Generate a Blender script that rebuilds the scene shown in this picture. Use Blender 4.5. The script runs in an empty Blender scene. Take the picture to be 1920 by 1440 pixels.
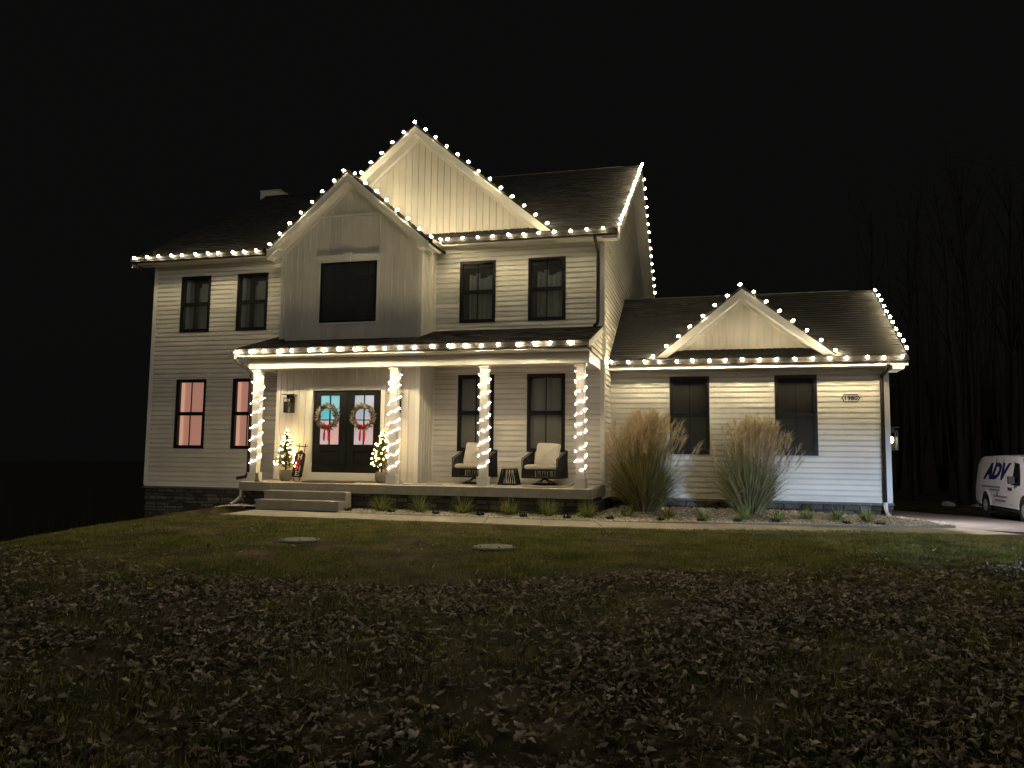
import bpy, math, random
import numpy as np
from mathutils import Vector, Matrix
random.seed(7); RNG = np.random.default_rng(7)
R = math.radians
SC = bpy.context.scene
COL = SC.collection

# ------------------------------------------------------------------ camera, sky, light, exposure
def make_camera():
    yaw, pit, rol = R(14.626), R(5.32), R(0.663)
    fw = Vector((-math.sin(yaw)*math.cos(pit), math.cos(yaw)*math.cos(pit), math.sin(pit)))
    r = Vector((math.cos(yaw), math.sin(yaw), 0)); up = r.cross(fw)
    rr = r*math.cos(rol)+up*math.sin(rol); uu = up*math.cos(rol)-r*math.sin(rol)
    cd = bpy.data.cameras.new('camera'); co = bpy.data.objects.new('camera', cd); COL.objects.link(co)
    cd.sensor_width = 36; cd.lens = 36*1451.25/1920; cd.clip_end = 3000; cd.clip_start = .05
    m = Matrix((rr, uu, -fw)).transposed().to_4x4(); m.translation = (2.56, -18.594, .696)
    co.matrix_world = m
    SC.camera = co
make_camera()
CAM = np.array([2.56, -18.594, .696])
W = bpy.data.worlds.new('World'); SC.world = W; W.use_nodes = True
nt = W.node_tree; bg = nt.nodes['Background']
sky = nt.nodes.new('ShaderNodeTexSky'); sky.sky_type = 'NISHITA'; sky.sun_disc = False
sky.sun_elevation = R(-3); sky.sun_rotation = R(205)
hs = nt.nodes.new('ShaderNodeHueSaturation'); hs.inputs['Saturation'].default_value = .12
mixw = nt.nodes.new('ShaderNodeMix'); mixw.data_type = 'RGBA'; mixw.inputs['Factor'].default_value = .9
mixw.inputs['B'].default_value = (.055, .055, .053, 1)
nt.links.new(sky.outputs[0], hs.inputs['Color']); nt.links.new(hs.outputs[0], mixw.inputs['A'])
nt.links.new(mixw.outputs['Result'], bg.inputs['Color'])
bg.inputs['Strength'].default_value = .044
front_fill = bpy.data.lights.new('front_fill', 'SUN'); front_fill.energy = .17; front_fill.angle = R(25); front_fill.color = (1, .93, .82)  # weak, broad sun lamp added as frontal fill, not an actual moon
mo = bpy.data.objects.new('front_fill', front_fill); COL.objects.link(mo)
mo.rotation_euler = Vector((-.34, .90, -.27)).to_track_quat('-Z', 'Y').to_euler()
SC.view_settings.view_transform = 'Standard'; SC.view_settings.look = 'None'
SC.view_settings.exposure = .52; SC.view_settings.gamma = 1; SC.view_settings.use_curve_mapping = False
SC.render.engine = 'CYCLES'
cy = SC.cycles
cy.use_denoising = True; cy.use_light_tree = True; cy.max_bounces = 5; cy.diffuse_bounces = 3; cy.glossy_bounces = 2
cy.transparent_max_bounces = 12; cy.transmission_bounces = 4; cy.sample_clamp_indirect = 4; cy.caustics_reflective = False
cy.caustics_refractive = False

# ------------------------------------------------------------------ materials
def mat(name, col, rough=.6, var=.12, scale=6, bump=0, bscale=40, metal=0, emit=None, estr=0, island=0, ramp=None, spec=.3, trans=0, orand=0):
    m = bpy.data.materials.new(name); m.use_nodes = True
    t = m.node_tree; b = t.nodes['Principled BSDF']
    b.inputs['Roughness'].default_value = rough; b.inputs['Metallic'].default_value = metal
    b.inputs['Specular IOR Level'].default_value = spec
    tc = t.nodes.new('ShaderNodeTexCoord')
    n = t.nodes.new('ShaderNodeTexNoise'); n.inputs['Scale'].default_value = scale; n.inputs['Detail'].default_value = 5
    t.links.new(tc.outputs['Object'], n.inputs['Vector'])
    cr = t.nodes.new('ShaderNodeValToRGB')
    if ramp:
        el = cr.color_ramp.elements
        el[0].position, el[1].position = ramp[0][0], ramp[-1][0]
        el[0].color = (*ramp[0][1], 1); el[1].color = (*ramp[-1][1], 1)
        for p, c in ramp[1:-1]:
            e = el.new(p); e.color = (*c, 1)
    else:
        a = [max(0, c*(1-var)) for c in col]; z = [min(1, c*(1+var)) for c in col]
        cr.color_ramp.elements[0].position = .3; cr.color_ramp.elements[1].position = .7
        cr.color_ramp.elements[0].color = (*a, 1); cr.color_ramp.elements[1].color = (*z, 1)
    fac = n.outputs['Fac']
    if island:
        g = t.nodes.new('ShaderNodeNewGeometry')
        mm = t.nodes.new('ShaderNodeMix'); mm.inputs['Factor'].default_value = island
        t.links.new(n.outputs['Fac'], mm.inputs['A']); t.links.new(g.outputs['Random Per Island'], mm.inputs['B'])
        fac = mm.outputs['Result']
    t.links.new(fac, cr.inputs['Fac']); t.links.new(cr.outputs['Color'], b.inputs['Base Color'])
    if bump:
        n2 = t.nodes.new('ShaderNodeTexNoise'); n2.inputs['Scale'].default_value = bscale; n2.inputs['Detail'].default_value = 6
        t.links.new(tc.outputs['Object'], n2.inputs['Vector'])
        bp = t.nodes.new('ShaderNodeBump'); bp.inputs['Strength'].default_value = bump; bp.inputs['Distance'].default_value = .02
        t.links.new(n2.outputs['Fac'], bp.inputs['Height']); t.links.new(bp.outputs[0], b.inputs['Normal'])
    if trans:
        tl = t.nodes.new('ShaderNodeBsdfTranslucent'); t.links.new(cr.outputs['Color'], tl.inputs[0])
        mx = t.nodes.new('ShaderNodeMixShader'); mx.inputs[0].default_value = trans
        out = [n for n in t.nodes if n.type == 'OUTPUT_MATERIAL'][0]
        t.links.new(b.outputs[0], mx.inputs[1]); t.links.new(tl.outputs[0], mx.inputs[2]); t.links.new(mx.outputs[0], out.inputs[0])
    if orand:
        oi = t.nodes.new('ShaderNodeObjectInfo'); hv = t.nodes.new('ShaderNodeHueSaturation'); mr = t.nodes.new('ShaderNodeMapRange')
        mr.inputs[3].default_value = 1-orand; mr.inputs[4].default_value = 1+orand*.5
        t.links.new(oi.outputs['Random'], mr.inputs[0]); t.links.new(mr.outputs[0], hv.inputs['Value']); t.links.new(cr.outputs['Color'], hv.inputs['Color']); t.links.new(hv.outputs[0], b.inputs['Base Color'])
    if emit:
        b.inputs['Emission Color'].default_value = (*emit, 1); b.inputs['Emission Strength'].default_value = estr
    return m
def glassmat(name, refl=.5, dark=0, darkcol=(.05, .05, .05), rough=.02):
    m = bpy.data.materials.new(name); m.use_nodes = True; t = m.node_tree
    for n in list(t.nodes):
        if n.type != 'OUTPUT_MATERIAL': t.nodes.remove(n)
    out = [n for n in t.nodes if n.type == 'OUTPUT_MATERIAL'][0]
    tr = t.nodes.new('ShaderNodeBsdfTransparent'); tr.inputs[0].default_value = (.86, .9, .88, 1)
    gl = t.nodes.new('ShaderNodeBsdfGlossy'); gl.inputs['Roughness'].default_value = rough
    lw = t.nodes.new('ShaderNodeFresnel'); lw.inputs[0].default_value = 1.5
    mu = t.nodes.new('ShaderNodeMath'); mu.operation = 'MULTIPLY'; mu.inputs[1].default_value = refl*2
    t.links.new(lw.outputs[0], mu.inputs[0])
    mx = t.nodes.new('ShaderNodeMixShader'); t.links.new(mu.outputs[0], mx.inputs[0])
    t.links.new(tr.outputs[0], mx.inputs[1]); t.links.new(gl.outputs[0], mx.inputs[2])
    last = mx
    if dark:
        df = t.nodes.new('ShaderNodeBsdfDiffuse'); df.inputs[0].default_value = (*darkcol, 1)
        m2 = t.nodes.new('ShaderNodeMixShader'); m2.inputs[0].default_value = dark
        t.links.new(mx.outputs[0], m2.inputs[1]); t.links.new(df.outputs[0], m2.inputs[2]); last = m2
    t.links.new(last.outputs[0], out.inputs[0])
    return m
def lensmat(name, col, s, lo=.15):
    # LED bulb: brighter towards its tip than towards its socket (object-space normal)
    m = emitmat(name, col, s); t = m.node_tree; e = [n for n in t.nodes if n.type == 'EMISSION'][0]
    tc = t.nodes.new('ShaderNodeTexCoord'); sp = t.nodes.new('ShaderNodeSeparateXYZ'); mr = t.nodes.new('ShaderNodeMapRange')
    mr.inputs[1].default_value = -.05; mr.inputs[2].default_value = .85; mr.inputs[3].default_value = s*lo; mr.inputs[4].default_value = s
    t.links.new(tc.outputs['Normal'], sp.inputs[0]); t.links.new(sp.outputs[2], mr.inputs[0]); t.links.new(mr.outputs[0], e.inputs[1]); return m
def emitmat(name, col, s):
    m = bpy.data.materials.new(name); m.use_nodes = True; t = m.node_tree
    for n in list(t.nodes):
        if n.type != 'OUTPUT_MATERIAL': t.nodes.remove(n)
    out = [n for n in t.nodes if n.type == 'OUTPUT_MATERIAL'][0]
    e = t.nodes.new('ShaderNodeEmission'); e.inputs[0].default_value = (*col, 1); e.inputs[1].default_value = s
    t.links.new(e.outputs[0], out.inputs[0]); return m
M = {}
M['vinyl'] = mat('vinyl siding', (.74, .71, .63), .45, .06, 1.6, .05, 40, orand=.09)
M['batten'] = mat('vinyl vertical', (.74, .70, .61), .45, .06, 1.6, .05, 40, orand=.09)
M['trim'] = mat('white trim', (.78, .76, .70), .4, .03, 4)
M['soffit'] = mat('soffit', (.72, .70, .63), .5, .04, 5)
M['gutter'] = mat('dark gutter', (.016, .014, .013), .6, .2, 8)
M['black'] = mat('black frame', (.012, .013, .014), .4, .15, 9)
M['shingle'] = mat('shingles', (.05, .045, .04), .9, .3, 9, .5, 120, island=.75, ramp=[(.1, (.030, .029, .029)), (.5, (.042, .041, .040)), (.9, (.066, .063, .060))])
M['underlay'] = mat('roof deck', (.03, .028, .025), .9, .2, 9)
M['stone'] = mat('ledge stone', (.11, .10, .09), .85, .4, 7, .6, 30, island=0, ramp=[(.2, (.045, .042, .04)), (.5, (.11, .10, .09)), (.8, (.2, .185, .16))])
M['mortar'] = mat('mortar', (.05, .047, .042), .95, .2, 20)
M['ledge'] = mat('stone ledge', (.14, .13, .12), .8, .2, 9, .3)
M['concrete'] = mat('concrete', (.52, .48, .40), .85, .14, 5, .25, 80)
M['precast'] = mat('precast concrete', (.42, .39, .33), .85, .12, 5, .25, 60)
M['drive'] = mat('driveway concrete', (.27, .25, .25), .85, .25, 3, .3, 120)
M['glass'] = glassmat('window glass', .55, .07, (.3, .3, .3))
M['screen'] = glassmat('screened glass', .35, .40, (.10, .10, .10), .08)
M['porchscreen'] = glassmat('screened porch glass', .35, .3, (.14, .13, .12), .08)
M['curtain'] = mat('curtain cloth', (.72, .70, .62), .9, .1, 6)
M['shade'] = mat('roller shade', (.55, .52, .48), .9, .06, 3)
M['room'] = mat('room wall', (.12, .12, .115), .9, .1, 3)
M['pink'] = mat('lit pink shade', (.5, .33, .28), .9, .05, 2, emit=(.80, .34, .25), estr=.38)
M['pinkdim'] = mat('lit pink shade edge', (.6, .4, .34), .9, .05, 2, emit=(.95, .50, .36), estr=.5)
M['wire'] = mat('green wire', (.012, .016, .011), .5, .1, 10)
M['bulb'] = lensmat('warm bulb', (1, .83, .50), 350, .25)
M['bulb_porch'] = lensmat('warm bulb porch', (1, .83, .50), 1080, .07)
M['bulb_gable'] = lensmat('warm bulb gable', (1, .83, .50), 760, .10)
M['bulb_wing'] = lensmat('warm bulb wing', (1, .83, .52), 680, .12)
M['mini'] = emitmat('mini bulb', (1, .80, .64), 12)
M['treebulb'] = emitmat('tree bulb', (1, .68, .27), 22)
M['metal'] = mat('dark metal', (.02, .02, .02), .4, .1, 9, metal=.4)
M['wood'] = mat('light wood', (.55, .47, .36), .6, .12, 9)
M['cream'] = mat('cream cushion', (.62, .56, .46), .9, .05, 8, .15, 150)
M['pillow'] = mat('beige pillow', (.66, .60, .52), .95, .08, 10, .3, 160)
M['rope'] = mat('black rope', (.015, .015, .016), .6, .2, 9)
M['needle'] = mat('tree needles', (.085, .11, .035), .7, .3, 9, island=.8)
M['bark'] = mat('bark', (.034, .03, .026), .95, .35, 12, .6, 30)
M['pot'] = mat('grey pot', (.22, .20, .17), .8, .15, 9, .2)
M['frost'] = mat('frosted twigs', (.16, .14, .11), .9, .3, 9, island=.9, ramp=[(.1, (.06, .05, .03)), (.5, (.17, .155, .10)), (.9, (.42, .38, .29))])
M['redtwig'] = mat('red brown twigs', (.26, .085, .045), .8, .4, 9, island=.8)
M['red'] = mat('red ribbon', (.42, .012, .02), .55, .2, 9)
M['sled'] = mat('black board', (.012, .012, .013), .5, .15, 9)
M['letter'] = mat('cream letter', (.66, .58, .42), .6, .05, 9)
M['mat'] = mat('door mat', (.26, .12, .06), .95, .25, 25, .4)
M['cat'] = mat('grey stone cat', (.17, .15, .13), .8, .3, 25, .3)
M['grassblade'] = mat('grass blades', (.06, .07, .02), .8, .3, 2.2, island=.42, spec=.1, trans=.4,
    ramp=[(.25, (.07, .12, .032)), (.45, (.18, .23, .065)), (.58, (.33, .32, .105)), (.75, (.52, .45, .21))])
M['soil'] = mat('lawn soil', (.05, .04, .025), .95, .4, 1.5, .8, 25, spec=.1,
    ramp=[(.3, (.04, .035, .02)), (.5, (.085, .072, .038)), (.72, (.22, .17, .10))])
M['leaf'] = mat('dry leaves', (.2, .13, .08), .75, .4, 4, island=.85, spec=.25, trans=.4,
    ramp=[(.12, (.06, .048, .038)), (.4, (.20, .165, .125)), (.68, (.44, .385, .31)), (.92, (.68, .63, .55))])
M['gravel'] = mat('river gravel', (.3, .27, .22), .8, .3, 9, island=.9, ramp=[(.1, (.28, .24, .19)), (.5, (.56, .51, .43)), (.9, (.80, .76, .68))])
M['bed'] = mat('gravel base', (.32, .28, .22), .95, .3, 30, .6, 60)
M['reed'] = mat('reed blades', (.16, .15, .06), .7, .3, 4, island=.7, trans=.3, ramp=[(.1, (.11, .12, .04)), (.45, (.27, .255, .10)), (.9, (.56, .49, .27))])
M['plume'] = mat('plumes', (.36, .25, .13), .8, .3, 4, island=.7, trans=.4, ramp=[(.1, (.44, .33, .17)), (.5, (.68, .55, .34)), (.9, (.84, .73, .53))])
M['liriope'] = mat('striped blades', (.16, .2, .06), .6, .3, 5, island=.8, trans=.3, ramp=[(.1, (.09, .13, .03)), (.5, (.24, .29, .08)), (.9, (.58, .56, .26))])
M['mound'] = mat('dark mound leaves', (.04, .06, .02), .7, .3, 9, island=.8)
M['lid'] = mat('septic lid', (.26, .27, .225), .7, .15, 9, .2, 60)
M['van'] = mat('van white paint', (.62, .61, .62), .3, .03, 2, spec=.5)
M['vanglass'] = mat('van glass', (.01, .013, .015), .08, .1, 2, spec=.6)
M['vantrim'] = mat('van trim', (.03, .03, .032), .6, .1, 9)
M['tyre'] = mat('tyre', (.018, .018, .018), .85, .2, 20, .3)
M['rim'] = mat('steel rim', (.42, .41, .42), .4, .1, 9, metal=.5)
M['blue'] = mat('blue vinyl lettering', (.008, .015, .09), .5, .1, 9)
M['greytext'] = mat('grey vinyl lettering', (.18, .18, .2), .5, .1, 9)
M['amber'] = mat('amber lens', (.7, .25, .02), .3, .1, 9)
M['rock'] = mat('field rock', (.3, .28, .25), .9, .3, 5, .5, 20)

# ------------------------------------------------------------------ mesh helpers
WL = {}
def empty(name, loc=(0, 0, 0), rz=0, rot=None):
    o = bpy.data.objects.new(name, None); COL.objects.link(o); o.location = loc
    o.rotation_euler = rot if rot else (0, 0, rz); o.empty_display_size = .2; WL[o.name] = Vector(loc); return o
def tag(o, label=None, cat=None, group=None, kind=None):
    if label: o['label'] = label
    if cat: o['category'] = cat
    if group: o['group'] = group
    if kind: o['kind'] = kind
    return o
class MB:
    def __init__(s): s.v = []; s.f = []
    def add(s, vs, fs):
        n = len(s.v); s.v += [tuple(v) for v in vs]; s.f += [tuple(i+n for i in f) for f in fs]; return s
    def box(s, x0, x1, y0, y1, z0, z1):
        return s.add([(x0,y0,z0),(x1,y0,z0),(x1,y1,z0),(x0,y1,z0),(x0,y0,z1),(x1,y0,z1),(x1,y1,z1),(x0,y1,z1)],
            [(0,3,2,1),(4,5,6,7),(0,1,5,4),(1,2,6,5),(2,3,7,6),(3,0,4,7)])
    def hexa(s, p):  # 8 points, bottom 4 then top 4
        return s.add(p, [(0,3,2,1),(4,5,6,7),(0,1,5,4),(1,2,6,5),(2,3,7,6),(3,0,4,7)])
    def prism(s, poly, off):  # 3D polygon extruded by a vector
        n = len(poly); o = Vector(off)
        vs = [Vector(p) for p in poly]; vs = vs+[p+o for p in vs]
        return s.add(vs, [tuple(range(n-1, -1, -1)), tuple(range(n, 2*n))]+[(i, (i+1) % n, n+(i+1) % n, n+i) for i in range(n)])
    def tube(s, pts, r, n=6, caps=True):
        pts = [Vector(p) for p in pts]; rs = r if isinstance(r, (list, tuple)) else [r]*len(pts)
        b = len(s.v); prev = None
        for i, p in enumerate(pts):
            d = (pts[min(i+1, len(pts)-1)]-pts[max(i-1, 0)]).normalized()
            a = d.cross(Vector((0, 0, 1)) if abs(d.z) < .9 else Vector((1, 0, 0))).normalized()
            if prev and a.dot(prev) < 0: a = -a
            prev = a; c = d.cross(a)
            for k in range(n):
                t = 2*math.pi*k/n; s.v.append(tuple(p+(a*math.cos(t)+c*math.sin(t))*rs[i]))
        for i in range(len(pts)-1):
            for k in range(n):
                s.f.append((b+i*n+k, b+i*n+(k+1) % n, b+(i+1)*n+(k+1) % n, b+(i+1)*n+k))
        if caps:
            s.f.append(tuple(b+k for k in range(n-1, -1, -1))); e = b+(len(pts)-1)*n
            s.f.append(tuple(e+k for k in range(n)))
        return s
    def lathe(s, prof, c=(0, 0, 0), n=12, sx=1, sy=1):
        b = len(s.v)
        for r, z in prof:
            for k in range(n):
                t = 2*math.pi*k/n; s.v.append((c[0]+r*math.cos(t)*sx, c[1]+r*math.sin(t)*sy, c[2]+z))
        m = len(prof)
        for i in range(m-1):
            for k in range(n):
                s.f.append((b+i*n+k, b+i*n+(k+1) % n, b+(i+1)*n+(k+1) % n, b+(i+1)*n+k))
        s.f.append(tuple(b+k for k in range(n-1, -1, -1))); s.f.append(tuple(b+(m-1)*n+k for k in range(n)))
        return s
    def build(s, name, m, parent=None, local=False, smooth=False, loc=None):
        me = bpy.data.meshes.new(name)
        v = s.v
        if parent is not None and not local:
            o = WL[parent.name]; v = [(a-o[0], b-o[1], c-o[2]) for a, b, c in v]
        elif parent is None and loc is not None:
            v = [(a-loc[0], b-loc[1], c-loc[2]) for a, b, c in v]
        me.from_pydata(v, [], s.f); me.materials.append(M[m] if isinstance(m, str) else m)
        if smooth: me.polygons.foreach_set('use_smooth', [True]*len(me.polygons))
        ob = bpy.data.objects.new(name, me); COL.objects.link(ob)
        if parent is not None:
            ob.parent = parent; WL[ob.name] = WL[parent.name]
        else:
            if loc is not None: ob.location = loc
            WL[ob.name] = Vector(loc or (0, 0, 0))
        return ob
def np_mesh(name, verts, faces, m, parent=None, smooth=False):
    """verts (N,3), faces (F,k) arrays"""
    me = bpy.data.meshes.new(name); k = faces.shape[1]
    if parent is not None: verts = verts-np.array(WL[parent.name])
    me.vertices.add(len(verts)); me.vertices.foreach_set('co', verts.astype(np.float32).ravel())
    me.loops.add(faces.size); me.loops.foreach_set('vertex_index', faces.astype(np.int32).ravel())
    me.polygons.add(len(faces)); me.polygons.foreach_set('loop_start', np.arange(0, faces.size, k, dtype=np.int32))
    me.polygons.foreach_set('loop_total', np.full(len(faces), k, dtype=np.int32))
    if smooth: me.polygons.foreach_set('use_smooth', np.ones(len(faces), dtype=bool))
    me.update(calc_edges=True); me.validate()
    me.materials.append(M[m]); o = bpy.data.objects.new(name, me); COL.objects.link(o)
    if parent is not None: o.parent = parent; WL[o.name] = WL[parent.name]
    return o
def inst(name, me, parent, loc, rot=(0, 0, 0), scale=(1, 1, 1)):
    o = bpy.data.objects.new(name, me); COL.objects.link(o); o.parent = parent
    o.location = Vector(loc)-(WL[parent.name] if parent is not None else Vector()); o.rotation_euler = rot; o.scale = scale; return o
def meshonly(mb, name, m, smooth=False):
    me = bpy.data.meshes.new(name); me.from_pydata(mb.v, [], mb.f); me.materials.append(M[m])
    if smooth: me.polygons.foreach_set('use_smooth', [True]*len(me.polygons))
    return me
def copy_tree(o, parent=None):
    c = o.copy(); COL.objects.link(c)
    if parent is not None: c.parent = parent
    WL[c.name] = WL.get(o.name, Vector())
    for ch in list(o.children): copy_tree(ch, c)
    return c
def text_mesh(txt, size, m, shear=0, depth=.004, bold=0):
    cu = bpy.data.curves.new('t', 'FONT'); cu.body = txt; cu.size = size; cu.extrude = depth; cu.shear = shear; cu.offset = bold
    cu.align_x = 'CENTER'; cu.align_y = 'CENTER'; cu.resolution_u = 3
    ob = bpy.data.objects.new('t', cu); me = bpy.data.meshes.new_from_object(ob)
    bpy.data.objects.remove(ob); me.materials.clear(); me.materials.append(M[m]); return me
def vnoise(x, y, seed=0):
    x = np.asarray(x, float); y = np.asarray(y, float)
    def h(i, j):
        n = np.sin(i*127.1+j*311.7+seed*74.7)*43758.5453; return n-np.floor(n)
    i = np.floor(x); j = np.floor(y); a = x-i; b = y-j; a = a*a*(3-2*a); b = b*b*(3-2*b)
    return (h(i, j)*(1-a)+h(i+1, j)*a)*(1-b)+(h(i, j+1)*(1-a)+h(i+1, j+1)*a)*b

# ------------------------------------------------------------------ ground
def gz(x, y):
    """height of the ground"""
    x = np.asarray(x, float); y = np.asarray(y, float)
    z = -.62-.0195*np.clip(-4.1-y, 0, 60)
    z = np.where(y > -4.1, -.62+.03*np.clip(y+4.1, 0, 5), z)
    t = np.clip(-8.6-x+.2*np.clip(-3-y, 0, 12), 0, 40)
    z = z-.105*t-.022*t*t*np.clip(1-t/60, .3, 1)
    rt = np.clip((x-4.5)/3, 0, 1)
    zd = drive_z(y)-.05
    z = z*(1-rt)+np.minimum(z, zd)*rt
    z = np.where((y > 13), z*0+np.minimum(z, -1.22-.004*(y-13)), z)
    return np.maximum(z, -14)
def drive_z(y):
    return -.66-.037*np.clip(np.asarray(y, float)+2.2, -3, 13)
def ground():
    xs = np.concatenate([np.linspace(-900, -40, 14)[:-1], np.linspace(-40, -14, 22)[:-1], np.linspace(-14, 14, 150), np.linspace(14, 60, 24)[1:], np.linspace(60, 900, 12)[1:]])
    ys = np.concatenate([np.linspace(-300, -22, 10)[:-1], np.linspace(-22, -3.5, 130), np.linspace(-3.5, 14, 50)[1:], np.linspace(14, 60, 24)[1:], np.linspace(60, 1500, 14)[1:]])
    X, Y = np.meshgrid(xs, ys); Z = gz(X, Y)
    lawn = (Y < -4.2)
    Z = Z+lawn*((vnoise(X*1.3, Y*1.3, 1)-.5)*.05+(vnoise(X*4, Y*4, 2)-.5)*.03)*np.clip((-4.2-Y)/.6, 0, 1)
    # the ground stays under the bed, the porch and the house
    Z = np.where((X > -8.6) & (X < 8.4) & (Y > -4.0) & (Y < 13), Z-.22, Z)
    nx, ny = len(xs), len(ys)
    V = np.stack([X, Y, Z], -1).reshape(-1, 3)
    i, j = np.meshgrid(np.arange(nx-1), np.arange(ny-1)); a = (j*nx+i).ravel()
    F = np.stack([a, a+1, a+nx+1, a+nx], -1)
    o = np_mesh('lawn', V, F, 'soil', smooth=True); o['kind'] = 'structure'
ground()

# walkway: slabs between a front and a back curve
def walkway():
    fr = [(-7.6, -4.1, -.6), (-2.7, -4.1, -.6), (.6, -4.15, -.6), (4.02, -3.38, -.62), (5.95, -2.75, -.65), (8.3, -1.6, -.69)]
    bk = [(-7.6, -2.75, -.585), (-5.4, -2.9, -.585), (.5, -2.95, -.585), (4.14, -2.2, -.605), (5.58, -1.75, -.635), (7.5, -.42, -.69)]
    def samp(p, n):
        P = np.array(p); d = np.r_[0, np.cumsum(np.linalg.norm(np.diff(P, axis=0), axis=1))]
        t = np.linspace(0, d[-1], n); return np.stack([np.interp(t, d, P[:, k]) for k in range(3)], -1)
    n = 14; A = samp(fr, n+1); B = samp(bk, n+1)
    w = empty('walkway', (0, -3.5, -.6)); w['kind'] = 'structure'
    for i in range(n):
        g = .006
        a0, a1, b0, b1 = A[i]*(1-g)+A[i+1]*g, A[i]*g+A[i+1]*(1-g), B[i]*(1-g)+B[i+1]*g, B[i]*g+B[i+1]*(1-g)
        dz = random.uniform(-.004, .004)
        top = [(p[0], p[1], p[2]+dz) for p in (a0, a1, b1, b0)]
        MB().hexa([(p[0], p[1], p[2]-.16) for p in top]+top).build('slab', 'concrete', w)
walkway()
def driveway():
    pl = [(6.53, 14), (8.9, 13), (10.95, 9.9), (10.9, 6.4), (11.4, 2), (12.5, -.9), (8.6, -.62), (7.35, -.15), (6.75, 1.0), (6.53, 1.2)]
    xs = np.linspace(6.2, 13, 60); ys = np.linspace(-1.2, 14, 90)
    def inside(x, y):
        c = False; n = len(pl)
        for i in range(n):
            x0, y0 = pl[i]; x1, y1 = pl[i-1]
            if (y0 > y) != (y1 > y) and x < (x1-x0)*(y-y0)/(y1-y0)+x0: c = not c
        return c
    mb = MB(); n = len(pl)
    mb.add([(x, y, float(drive_z(y))) for x, y in pl]+[(8.4, 6, float(drive_z(6)))], [(n, i, (i+1) % n)[::-1] for i in range(n)])
    mb.add([(x, y, float(drive_z(y))) for x, y in pl]+[(x, y, float(drive_z(y))-.2) for x, y in pl], [(i, (i+1) % n, n+(i+1) % n, n+i) for i in range(n)])
    o = mb.build('driveway', 'drive', loc=(8.4, 6, -1)); o['kind'] = 'structure'
driveway()

# ------------------------------------------------------------------ house
H = tag(empty('house', (-6.4, 0, -.6)), 'white two storey sided house with front porch, gables and attached garage wing', 'house')
def FR(o, u, n): return (Vector(o), Vector(u), Vector(n))
def PT(fr, s, d, z): p = fr[0]+fr[1]*s+fr[2]*d; return (p.x, p.y, z)
F_MAIN = FR((0, 0, 0), (1, 0, 0), (0, -1, 0))
F_BUMP = FR((0, -.994, 0), (1, 0, 0), (0, -1, 0))
F_WING = FR((0, 1.152, 0), (1, 0, 0), (0, -1, 0))
F_SIDE = FR((0, 0, 0), (0, 1, 0), (1, 0, 0))
F_BSIDE = FR((-4.374, 0, 0), (0, 1, 0), (1, 0, 0))
F_PSIDE = FR((-.06, 0, 0), (0, 1, 0), (1, 0, 0))

def cut(s0, s1, z0, z1, ops):
    """cells of a rectangle that lie outside the openings"""
    zz = sorted({z0, z1, *[z for o in ops for z in o[2:] if z0 < z < z1 and o[0] < s1 and o[1] > s0]}); out = []
    for a, b in zip(zz, zz[1:]):
        iv = [(s0, s1)]
        for o in ops:
            if o[2] < b-1e-6 and o[3] > a+1e-6:
                nv = []
                for p, q in iv:
                    if o[1] <= p or o[0] >= q: nv.append((p, q)); continue
                    if o[0] > p: nv.append((p, o[0]))
                    if o[1] < q: nv.append((o[1], q))
                iv = nv
        out += [(p, q, a, b) for p, q in iv if q-p > .015]
    return out
def sheath(name, fr, s0, s1, z0, z1, ops, m='vinyl', th=.12):
    mb = MB()
    for p, q, a, b in cut(s0, s1, z0, z1, ops):
        mb.hexa([PT(fr, p, -.004, a), PT(fr, q, -.004, a), PT(fr, q, -th, a), PT(fr, p, -th, a),
                 PT(fr, p, -.004, b), PT(fr, q, -.004, b), PT(fr, q, -th, b), PT(fr, p, -th, b)])
    return mb.build(name, m, H)
EXP = .13
def lap(fr, sA, sB, z0, z1, parent, sA1=None, sB1=None, full=None):
    """one lap board, bottom edge proud"""
    sA1 = sA if sA1 is None else sA1; sB1 = sB if sB1 is None else sB1
    j = random.uniform(-.0012, .0012)
    h = z1-z0
    pr = [(-.002, z0), (.036+j, z0), (.035+j, z0+h*.08), (.033+j, z0+h*.64), (.006, z1), (-.002, z1)]
    mb = MB(); vs = []
    for k, (d, z) in enumerate(pr):
        t = (z-z0)/max(z1-z0, 1e-6); vs.append(PT(fr, sA+(sA1-sA)*t, d, z))
    for k, (d, z) in enumerate(pr):
        t = (z-z0)/max(z1-z0, 1e-6); vs.append(PT(fr, sB+(sB1-sB)*t, d, z))
    mb.add(vs, [(0, 1, 2, 3, 4, 5), (11, 10, 9, 8, 7, 6)]+[(i, 6+i, 6+(i+1) % 6, (i+1) % 6) for i in range(6)])
    return mb.build('siding_board', 'vinyl', parent)
def clad(fr, s0, s1, z0, z1, ops, parent, skip=None):
    z = z0
    while z < z1-.02:
        t = min(z+EXP, z1)
        if not (skip and z > skip[0] and t < skip[1]):
            for p, q, a, b in cut(s0, s1, z, t, ops):
                if b-a > .02: lap(fr, p, q, a, b, parent)
        z += EXP
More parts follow.
